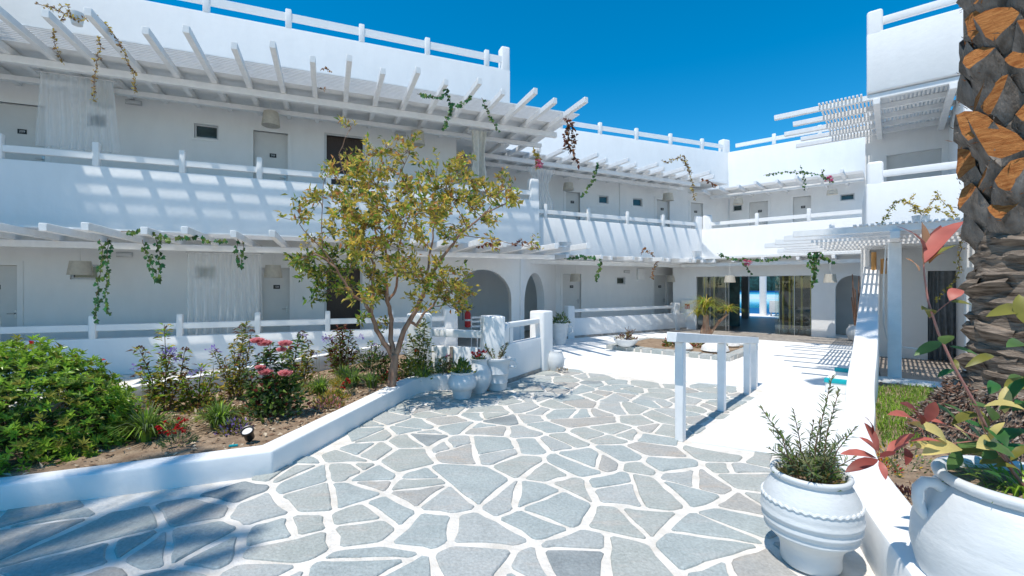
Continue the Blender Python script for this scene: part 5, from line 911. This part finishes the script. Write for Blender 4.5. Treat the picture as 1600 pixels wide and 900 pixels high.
def stem_shrub(c, stems, label, pal, wts, lsz=.055, flowers=None, seed_=None, name='flowering_shrub', bush=None, cat='shrub'):
    c = Vector(c); t = thing(name, c, label, cat); mb = MB(); ms = MB(); fm = MB(); sm = MB()
    for dx, dy, h in stems:
        b = c + Vector((dx * .25, dy * .25, 0)); e = c + Vector((dx, dy, h)); m2 = b.lerp(e, .5) + Vector((rnd(-.04, .04), rnd(-.04, .04), .02)); ms.tube([b, m2, e], .007, .003, 5)
        n = int(h * 150)
        for i in range(n):
            u = rnd(.12, 1); q = b.lerp(m2, u * 2) if u < .5 else m2.lerp(e, u * 2 - 1); d = rdir(-.2); d.z = d.z * .6 + .2
            q2 = q + Vector((d.x, d.y, 0)) * rnd(0, .05 + .07 * (1 - u)); mb.leaf(q2, d, Vector((0, 0, 1)), lsz * rnd(.7, 1.35), lsz * rnd(.4, .6), random.choices(range(len(pal)), wts)[0], .15, rnd(.1, .5))
        if seed_ and random.random() < seed_:
            for _ in range(26): d = rdir(.1); sm.leaf(e + d * .03, d, rdir(), .022, .02, 0)
    if bush:
        r, h, n = bush
        for _ in range(n): d = rdir(-.1); mb.leaf(c + Vector((d.x * r * rnd(.3, 1), d.y * r * rnd(.3, 1), h * rnd(0, 1) * (1 - .4 * abs(d.x)))), d + Vector((0, 0, .3)), rdir(), lsz * rnd(.7, 1.2), lsz * .5, random.choices(range(len(pal)), wts)[0], .15, .3)
    put('stems', ms, TWIG, t, kind='stuff'); put('foliage', mb, pal, t, kind='stuff')
    if sm.v: put('seed_heads', sm, L_BROWN, t, kind='stuff')
    if flowers:
        for (dx, dy, dz, r, n, sz) in flowers[0]:
            f_ = MB(); q = c + Vector((dx, dy, dz))
            for i in range(n):
                d = rdir(-.3); f_.leaf(q + d * r * rnd(.2, 1), d + Vector((0, 0, .4)), rdir(), sz * rnd(.7, 1.2), sz * rnd(.5, .8), 0, .3, .3)
            put('flower', f_, flowers[1], t, kind='stuff')
    return t
GP = [L_OLIVE, L_BRIGHT, L_YELLOW, L_BROWN]
stem_shrub((-4.0, 5.2, .16), [(-.22, -.05, .72), (-.06, .05, .55), (.02, .0, 1.0), (.12, -.05, .62), (.24, .02, .70), (.3, -.06, .42), (-.3, .02, .45), (-.15, -.1, .5)], 'tall loose shrub with lilac flowers right of the green bush', GP, (4, 4, 1.5, 2), .06, ([(.10, -.03, .66, .1, 60, .03), (.2, 0, .58, .07, 30, .028), (-.3, 0, .5, .06, 18, .025), (.33, -.02, .42, .05, 14, .025)], P_LILAC), .8, bush=(.3, .32, 90))
stem_shrub((-3.5, 5.8, .16), [(-.32, 0, .62), (-.2, .05, .5), (-.05, 0, .75), (.02, .05, .9), (.12, .0, .98), (.2, -.05, .85), (.3, .0, .55), (-.12, -.1, .4), (.1, -.12, .5)], 'tall yellow green shrub with pale lilac flowers left of the pink roses', [L_OLIVE, L_YELLOW, L_GREEN, L_BROWN], (4, 3, 3, 2), .055, ([(-.3, -.02, .62, .08, 34, .028), (.05, 0, .55, .07, 26, .026), (.18, 0, .68, .06, 20, .026)], P_LILAC), .7, bush=(.28, .35, 160))
stem_shrub((-3.75, 5.45, .16), [(-.2, 0, .35), (0, .05, .5), (.15, 0, .4), (-.1, -.1, .3)], 'leafy olive shrub at the back between the two lilac shrubs', GP, (4, 4, 2, 1), .06, ([(.0, 0, .42, .06, 20, .028)], P_LILAC), None, bush=(.28, .3, 150))
stem_shrub((-3.05, 6.55, .16), [(-.2, 0, .55), (0, .05, .75), (.12, 0, .62), (-.1, -.1, .4), (.2, .0, .5)], 'olive shrub with pale lilac flowers behind the rose bush', [L_OLIVE, L_GREEN, L_YELLOW, L_BROWN], (4, 3, 2, 2), .06, ([(.02, 0, .7, .07, 26, .028), (.2, 0, .45, .05, 16, .026)], P_LILAC), .5, bush=(.26, .35, 160))
stem_shrub((-2.5, 8.0, .16), [(-.2, 0, .35), (0, .05, .45), (.15, 0, .4)], 'dark leafy shrub at the back of the bed, right of the bronze one', [L_DARK, L_GREEN, L_OLIVE, L_RED], (4, 3, 2, 1), .06, ([(.1, -.05, .4, .05, 14, .03)], P_LILAC), None, bush=(.28, .34, 170))
rose = stem_shrub((-2.62, 5.0, .16), [(-.3, .02, .5), (-.12, .0, .72), (-.05, .02, .8), (.12, .0, .75), (.08, -.1, .5), (.2, .0, .45), (-.2, -.1, .4), (.02, .1, .5), (-.32, .1, .3), (.22, .1, .85)], 'rose bush with large pink blooms in the flower bed', [L_DARK, L_GREEN, L_BLUE, L_RED], (4, 4, 2, 1.4), .075, None, None, 'rose_bush', (.36, .42, 330))
for dx, dz, r in ((-.11, .83, .075), (-.035, .80, .08), (.19, .80, .075), (.15, .74, .055), (-.02, .49, .08), (.19, .48, .078), (-.08, .55, .055)):
    q = Vector((-2.62 + dx, 4.88, .16 + dz)); mb = MB()
    for ring, (n, k, op) in enumerate(((5, .45, .3), (6, .75, .7), (8, 1.0, 1.2))):
        for i in range(n):
            a = 6.283 * i / n + ring; o_ = Vector((math.cos(a), math.sin(a), 0)); d = (o_ * op + Vector((0, 0, .7))).normalized(); mb.bigleaf(q + o_ * r * .12 * ring, q + d * r * (.7 + .45 * k) + Vector((0, -.01, 0)), r * (.8 + .35 * k), -.18, 0, o_ + Vector((0, 0, .3)))
    put('rose_bloom', mb, P_PINK, rose, smooth=True, angle=180)
stem_shrub((-2.85, 7.55, .16), [(-.18, 0, .6), (-.05, .05, .75), (.06, 0, .78), (.15, .03, .68), (.22, 0, .5), (-.24, .03, .4), (0, -.1, .5)], 'dark bronze leaved shrub in front of the white curb, left of the tree', [L_RED, L_BROWN, L_GREEN, L_OLIVE], (2.5, 4, 3, 2), .07, ([(-.22, -.05, .55, .1, 40, .035), (.34, -.02, .58, .07, 22, .03)], P_LILAC), None, bush=(.24, .5, 160))
stem_shrub((-1.5, 7.15, .16), [(-.25, .05, .5), (-.1, 0, .7), (.05, .0, .85), (.14, .0, .92), (.2, .05, .6), (-.3, -.1, .3)], 'leafy shrub climbing in front of the square pillar right of the tree', [L_GREEN, L_OLIVE, L_DARK, L_YELLOW], (4, 3, 2, 1), .065, ([(.02, -.1, .42, .03, 12, .03), (-.3, -.1, .38, .03, 12, .03), (-.26, -.16, .2, .03, 12, .03)], P_RED), None, bush=(.42, .36, 330))
stem_shrub((-1.05, 7.2, .16), [(-.1, 0, .3), (.05, 0, .34), (.0, .05, .3)], 'small grey green shrub with pink flowers beside the wooden stake', [L_BLUE, L_DARK, L_SILVER, L_BROWN], (3, 3, 2, 1), .05, ([(.05, -.05, .33, .04, 14, .026)], P_MAG), None, bush=(.2, .26, 190))
stem_shrub((-2.05, 7.1, .16), [(-.2, 0, .3), (.1, 0, .35), (0, .05, .4)], 'leafy green shrub just left behind the tree trunk', [L_GREEN, L_DARK, L_OLIVE, L_RED], (3, 3, 2, 1), .06, None, None, bush=(.28, .42, 190))
put('wooden_stake', MB().box(Seg((-1.0, 7.3), (-.9, 7.3)), 0, .05, -.05, 0, .1, .62), mat('weathered_wood', (.3, .25, .2), .9, .2, 30), None, label='short weathered wooden stake at the end of the flower bed', category='stake')
AG = [L_GREEN, L_BLUE, L_BRIGHT]
for i, (x, y, h, n, lb) in enumerate(((-3.42, 4.25, .40, 130, 'large tuft of strap leaves beside the green bush'), (-2.96, 4.6, .34, 130, 'spiky green tuft left of the black ground spotlight'), (-2.55, 6.05, .30, 100, 'spiky green tuft behind the pink roses'), (-2.3, 6.5, .34, 110, 'spiky green tuft left of the tree behind the red flowers'), (-2.0, 6.45, .28, 60, 'dark spiky tuft at the left foot of the tree'), (-1.35, 6.95, .30, 90, 'grassy tuft right of the tree'), (-2.95, 5.55, .26, 80, 'thin tuft between the rose bush and the yellow green shrub'), (-2.6, 7.0, .28, 80, 'tuft in front of the bronze leaved shrub'))):
    t = thing('grass_tuft', (x, y, .16), lb, 'grass tuft', 'spiky tufts in the flower bed'); mb = MB()
    for _ in range(int(n * 1.7)): a = rnd(0, 6.28); d = Vector((math.cos(a), math.sin(a), 0)); mb.blade(Vector((x, y, .16)) + d * rnd(0, .08), d, h * rnd(.6, 1.1), .017, rnd(.15, .95), random.choice((0, 0, 1, 2)), 4)
    put('blades', mb, AG, t, kind='stuff'); ms = MB()
    for _ in range(3): a = rnd(0, 6.28); ms.tube([(x, y, .16), (x + .05 * math.cos(a), y, .16 + h), (x + .1 * math.cos(a), y + .05, .16 + h * rnd(1.5, 2.2))], .003, .002, 4)
    put('flower_stalks', ms, L_SILVER, t, kind='stuff')
for x, y, r, n, lb in ((-3.03, 4.12, .16, 16, 'clump of dark red flowers at the front of the bed, beside the large tuft'), (-2.2, 6.05, .12, 9, 'small clump of dark red flowers before the tuft left of the tree')):
    t = thing('red_flowers', (x, y, .16), lb, 'flowers'); put('foliage', foliage_clump((x, y, .16), r, .2, 170, .05, .012), [L_BLUE, L_DARK, L_GREEN, L_BLUE], t, kind='stuff')
    put('blooms', blossoms((x - .02, y - .06, .27), r * .9, .12, n, .032, [P_RED], 12), [P_RED], t, kind='stuff')
for x, y, r, m_, lb in ((-2.45, 6.6, .24, [L_YELLOW, P_YEL, L_OLIVE, L_DRY], 'low yellow ground cover before the bronze shrub'), (-2.75, 4.5, .16, [P_LILAC, L_BLUE, P_PLUM, L_OLIVE], 'low grey lilac ground cover behind the black spotlight'), (-2.2, 5.4, .22, [L_OLIVE, L_SILVER, L_DRY, P_PINK], 'low olive ground cover right of the rose bush'), (-3.2, 5.0, .26, [L_OLIVE, L_DRY, L_SILVER, L_BROWN], 'low dry ground cover between the two front tufts'), (-3.45, 4.5, .2, [L_OLIVE, L_GREEN, L_SILVER, L_DRY], 'low green ground cover behind the dark red flowers'), (-2.9, 5.15, .24, [L_GREEN, L_OLIVE, L_RED, L_BLUE], 'low leafy ground cover left of the rose bush'), (-2.25, 5.75, .2, [L_GREEN, L_YELLOW, L_OLIVE, L_DRY], 'low yellowish ground cover at the bed edge right of the roses'), (-2.75, 6.1, .26, [L_OLIVE, L_DRY, L_GREEN, L_SILVER], 'low olive ground cover behind the rose bush'), (-3.6, 5.3, .26, [L_GREEN, L_OLIVE, L_BROWN, L_YELLOW], 'low mixed ground cover under the yellow green shrub'), (-1.9, 6.85, .2, [L_GREEN, L_DARK, L_OLIVE, P_RED], 'low green plant with red flowers behind the tree trunk'), (-3.9, 4.75, .2, [L_OLIVE, L_BROWN, L_GREEN, L_DRY], 'low brownish ground cover beside the green bush')):
    t = thing('ground_cover_plant', (x, y, .16), lb, 'ground cover'); put('foliage', foliage_clump((x, y, .16), r, .13, 330, .045, .024), m_, t, kind='stuff')
# mulch and leaf litter
mb = MB(); random.seed(55)
for _ in range(6500):
    x, y = rnd(-5.2, -1.2), rnd(3.2, 8.4)
    if not inside((x, y), [(-5.6, 2.75), (-3.7, 3.45), (-2.2, 4.02), (-1.92, 5.3), (-1.64, 6.6), (-1.35, 7.0), (-1.5, 7.5), (-2.4, 9), (-4.0, 6.1), (-5.4, 3.4)]): continue
    if random.random() < .72 and y < 4.4 + .12 * (x + 3): continue
    d = rdir(); d.z *= .35; mb.leaf(Vector((x, y, .165 + rnd(0, .012))), d, Vector((rnd(-.5, .5), rnd(-.5, .5), 1)), rnd(.03, .08), rnd(.015, .038), random.randrange(3), .2, .1)
put('mulch', mb, CHIP, None, kind='stuff', label='dry leaf litter on the flower bed', category='mulch')
# ground spotlight
c = Vector((-2.42, 4.17, .16)); t = thing('ground_spotlight', c, 'black round garden spotlight on the front edge of the flower bed', 'spotlight')
AXL = (.05, -.55, .85)
put('housing', MB().lathe([(.03, 0), (.04, .01), (.043, .075), (.05, .083), (.056, .105), (.054, .118), (.046, .116), (.042, .1)], c + Vector((0, .03, .03)), 22, axis=AXL), BLACK, t, smooth=True)
put('lens', MB().lathe([(.01, .099), (.042, .10), (.042, .101)], c + Vector((0, .03, .03)), 18, axis=AXL), METAL, t); put('spike', MB().tube([c + Vector((0, .03, .05)), c + Vector((0, .03, -.1))], .012), BLACK, t)
put('cable_clip', MB().box(Seg((-2.53, 4.06), (-2.42, 4.1)), 0, .07, -.012, .012, .165, .178), TURQ, None, label='small turquoise piece lying beside the ground spotlight', category='clip')

# ------------------------------------------------------------------ right bed: lawn, pebbles, flowers, palms
sheet('right_bed_soil', [(1.85, 1.4), (2.25, 2.72), (2.78, 3.68), (3.76, 4.92), (4.22, 5.38), (4.95, 6.2), (5.3, 6.6), (10, 6.6), (10, .8)], -.02, .15, SOIL, kind='structure')
put('patio_kerb', MB().box(D, -.35, 4.4, 2.46, 2.72, .0, .175), PEB, None, bevel=.03, label='white kerb between the patio and the bed on the right', category='kerb')
mb = MB(); random.seed(66)
for _ in range(9000):
    x, y = rnd(3.3, 6.0), rnd(4.1, 6.5)
    if x < .75 * (y - 5.0) + 4.0 or x > .75 * (y - 5.0) + 4.95: continue
    a = rnd(0, 6.28); mb.blade(Vector((x, y, .15)), Vector((math.cos(a), math.sin(a), 0)), rnd(.05, .11), .008, rnd(.2, .8), random.choice((0, 0, 1, 1)), 2)
put('lawn', mb, [L_GREEN, L_BRIGHT, L_OLIVE], None, kind='stuff', label='small patch of green grass beside the sloping wall', category='grass')
mb = MB()
for _ in range(260):
    s, d = rnd(-.3, 1.5), rnd(2.72, 3.05); r = rnd(.025, .05); c = D.P(s, d, .15); mb.lathe([(r * .6, 0), (r, r * .5), (r * .6, r), (.002, r * 1.1)], c, 6)
put('white_pebbles', mb, PEB, None, smooth=True, kind='stuff', label='strip of white pebbles along the patio kerb', category='pebbles')
mb = MB()
for _ in range(2600):
    x, y = rnd(2.0, 5.2), rnd(2.0, 5.2)
    if not inside((x, y), [(2.0, 1.6), (2.36, 2.72), (2.9, 3.62), (3.85, 4.75), (5.2, 5), (5.2, 2)]): continue
    d = rdir(); d.z *= .3; mb.leaf(Vector((x, y, .155)), d, Vector((rnd(-.4, .4), rnd(-.4, .4), 1)), rnd(.02, .05), rnd(.008, .02), random.randrange(3), .1, .1)
put('mulch', mb, CHIP, None, kind='stuff', label='bark chips on the bed behind the right jar', category='mulch')
for x, y, r, h, m_, lb in ((2.68, 3.08, .13, .1, [P_PLUM, L_RED, P_PLUM, L_BROWN], 'low plum coloured plant right of the ridged pot'), (2.5, 2.8, .1, .08, [P_PLUM, L_BROWN, P_PLUM, L_RED], 'tiny plum coloured plant at the inner edge of the right wall'), (3.15, 3.7, .26, .16, [L_BLUE, L_GREEN, L_DARK, P_YEL], 'low green plant with yellow flowers behind the red leaves'), (2.9, 3.55, .14, .14, [L_GREEN, P_YEL, P_RED, L_BLUE], 'small plant with yellow and red flowers beside the sloping wall')):
    t = thing('bedding_plant', (x, y, .15), lb, 'plant'); put('foliage', foliage_clump((x, y, .15), r, h, 190, .035, .014), m_, t, kind='stuff')

def frond_mesh(L, droop, seed_):
    rr = random.Random(seed_); mb = MB(); pts = []
    for i in range(13):
        t = i / 12; pts.append(Vector((L * (t - .12 * t * t), 0, L * (.30 * t - droop * t * t))))
    mb.tube(pts, .03, .006, 5, cap=False)
    for i in range(1, 56):
        t = .12 + .88 * i / 56; k = t * 12; a = int(min(k, 11)); q = pts[a].lerp(pts[a + 1], k - a); ll = .5 * math.sin(math.pi * (t * .85 + .12)) + .1
        for sd in (-1, 1): mb.leaf(q, Vector((.55, sd * 1.0, .25 + rr.uniform(-.1, .1))), Vector((0, 0, 1)), ll, .035, 1, .1, .25)
    return mb
FR = []
def palm(x, y, h, r, label, boots=False, nfr=34, flen=2.6, seed_=1):
    rr = random.Random(seed_); t = thing('palm_tree', (x, y, 0), label, 'palm tree'); c = Vector((x, y, 0))
    prof = [(r * 1.25, -.05), (r * 1.15, .25)] + [(r * (1.0 + .05 * (k % 2)), .3 + .09 * k) for k in range(int((h - .4) / .09))] + [(r * .8, h)]
    if boots:
        prof = [(r * 1.1, -.05), (r * 1.05, .5), (r * .95, 1.0), (r * .86, 2.0), (r * .84, 2.2), (r * .8, h)]
    put('trunk', MB().lathe(prof, c, 28), PALMB, t, smooth=True, angle=30)
    if not FR: FR.extend(frond_mesh(flen, dr, 40 + i) for i, dr in enumerate((.42, .30, .15)))
    protos = []
    for i in range(nfr):
        k = i % 3
        org = Vector((x, y, h))
        if len(protos) < 3:
            me = bpy.data.meshes.new('frond'); m_ = FR[k]; me.from_pydata(m_.v, [], m_.f); me.materials.append(L_OLIVE); me.materials.append(L_GREEN); me.polygons.foreach_set('material_index', m_.m); o = bpy.data.objects.new('frond', me); COL.objects.link(o); protos.append(o); attach(o, org, t)
        else: o = copy(protos[k], org, t)
        o.rotation_euler = (rr.uniform(-.2, .2), rr.uniform(-.75, .15) if k else rr.uniform(-.1, .25), i * 2.399 if not boots else 2.95 + .55 * math.sin(i * 2.1))
    return t
rp = palm(4.66, 4.02, 9.8, .46, 'thick palm trunk with orange cut leaf bases at the right edge', True, seed_=3, nfr=8)
palm(-6.3, -1.7, 10.6, .24, 'palm tree standing left of the camera, shading the paving', seed_=9, nfr=15); palm(-10.6, 5.4, 7.4, .24, 'palm tree beyond the left edge, shading the left balcony', seed_=14, nfr=44)
# leaf bases: grey wedges with an orange cut end
random.seed(19); HAIR = MB(); N = 190
for i in range(N):
    z = 1.9 + 5.4 * i / N; a = i * 2.399963 + rnd(-.12, .12); o_ = Vector((math.cos(a), math.sin(a), 0)); s = Vector((-o_.y, o_.x, 0)); up = Vector((0, 0, 1))
    if o_.dot(Vector((.76, .65, 0))) > .45 and z < 4.6: continue                       # the side nobody can see
    L = rnd(.28, .40); w0, w1 = rnd(.18, .22), rnd(.11, .16); ax = (o_ * rnd(.36, .46) + up * .9 + s * rnd(-.12, .12)).normalized(); b = Vector((4.66, 4.02, z)) + o_ * rnd(.29, .37); th = up * .62 - o_ * .78
    sec = [(-1, .10), (-.70, -.25), (-.30, -.55), (.08, -.72), (.42, -.5), (.75, -.2), (1, .12), (.6, .26), (0, .34), (-.6, .26)]
    vs = []
    cutn = (o_ * .9 + up * rnd(.05, .5) + s * rnd(-.55, .55)).normalized()
    for k, (t, wd, tk) in enumerate(((0, w0, .08), (.5, (w0 + w1) / 2, .14), (1, w1, .17))):
        for u, v in sec:
            q = b + ax * (L * t) + s * (u * wd + rnd(-.006, .006)) + th * (v * tk)
            if k == 2:
                ctr = b + ax * L; dd = (ctr - q).dot(cutn) / max(.25, ax.dot(cutn)); q = q + ax * dd + rdir() * .008
            vs.append(q)
    n = len(sec); fs = [(k * n + j, k * n + (j + 1) % n, (k + 1) * n + (j + 1) % n, (k + 1) * n + j) for k in range(2) for j in range(n)]
    mb = MB(); mb.add(vs, fs, 0); ctr = sum((vs[2 * n + j] for j in range(n)), Vector()) / n + cutn * rnd(-.01, .015); base = len(mb.v)
    mb.add(vs[2 * n:] + [ctr], [(j, (j + 1) % n, n) for j in range(n)], 1); put('leaf_base', mb, [PALMG, PALMO], rp, smooth=True, angle=28)
    for j in range(n):                                                                   # torn fibres round the cut
        for _ in range(2): e = vs[2 * n + j]; HAIR.leaf(e - ax * rnd(0, .12), ax * .8 + rdir() * .5 - up * rnd(0, .5), cutn, rnd(.02, .07), rnd(.003, .009), random.choice((0, 0, 1)), .1, .4)
put('torn_fibres', HAIR, [PALMG, PALMO], rp, kind='stuff')
# rough rings of old bark below, and the mound of roots
for i in range(12):
    z = .46 + .135 * i; r0 = .47 - .010 * i; n = 11; a0 = i * .31
    for j in range(n):
        a = a0 + 6.283 * j / n + rnd(-.08, .08); o_ = Vector((math.cos(a), math.sin(a), 0)); s_ = Vector((-o_.y, o_.x, 0))
        if o_.dot(Vector((.76, .65, 0))) > .5: continue
        wd = r0 * rnd(.36, .48); h0 = rnd(.07, .12); out = rnd(.02, .11); zz = z + rnd(-.04, .04); vs = []; tl = rnd(-.05, .05)
        for u in (-1, -.6, -.2, .2, .6, 1):
            bow = (1 - u * u) * .05; q = Vector((4.66, 4.02, zz + tl * u)) + s_ * (wd * u) + o_ * (r0 * math.cos(u * .42) - .04)
            vs += [q - Vector((0, 0, h0 * .7)), q + o_ * (out * .45 + bow * .4 + rnd(-.012, .012)) - Vector((0, 0, h0 * .45)), q + o_ * (out + bow + rnd(-.02, .02)) + Vector((0, 0, h0 * rnd(.3, .6))), q + o_ * (out * .8 + bow * .6) + Vector((0, 0, h0 * rnd(.7, 1.0))), q + Vector((0, 0, h0 * .9))]
        mb = MB(); mb.add(vs, [(k * 5 + q, k * 5 + q + 1, k * 5 + q + 6, k * 5 + q + 5) for k in range(5) for q in range(4)]); put('bark_scale', mb, PALMB, rp, smooth=True, angle=25)
mb = MB(); random.seed(23)
put('root_mound', MB().lathe([(.86, .1), (.82, .25), (.70, .42), (.55, .62), (.45, .75)], (4.66, 4.02, 0), 36), PALMB, rp, smooth=True)
for _ in range(5200):
    a = rnd(1.6, 5.6); t = rnd(0, 1); r = .86 - .36 * t + rnd(-.05, .04); z = .12 + .56 * t ** .8 + rnd(-.03, .05)
    d = Vector((math.cos(a) * .8, math.sin(a) * .8, rnd(-.9, .4))) + rdir() * .6; mb.leaf(Vector((4.66 + r * math.cos(a), 4.02 + r * math.sin(a), z)), d, rdir(), rnd(.03, .08), rnd(.01, .022), random.choice((0, 0, 1, 1, 2)), .3, .3)
put('root_fibres', mb, FIBRE, rp, kind='stuff')
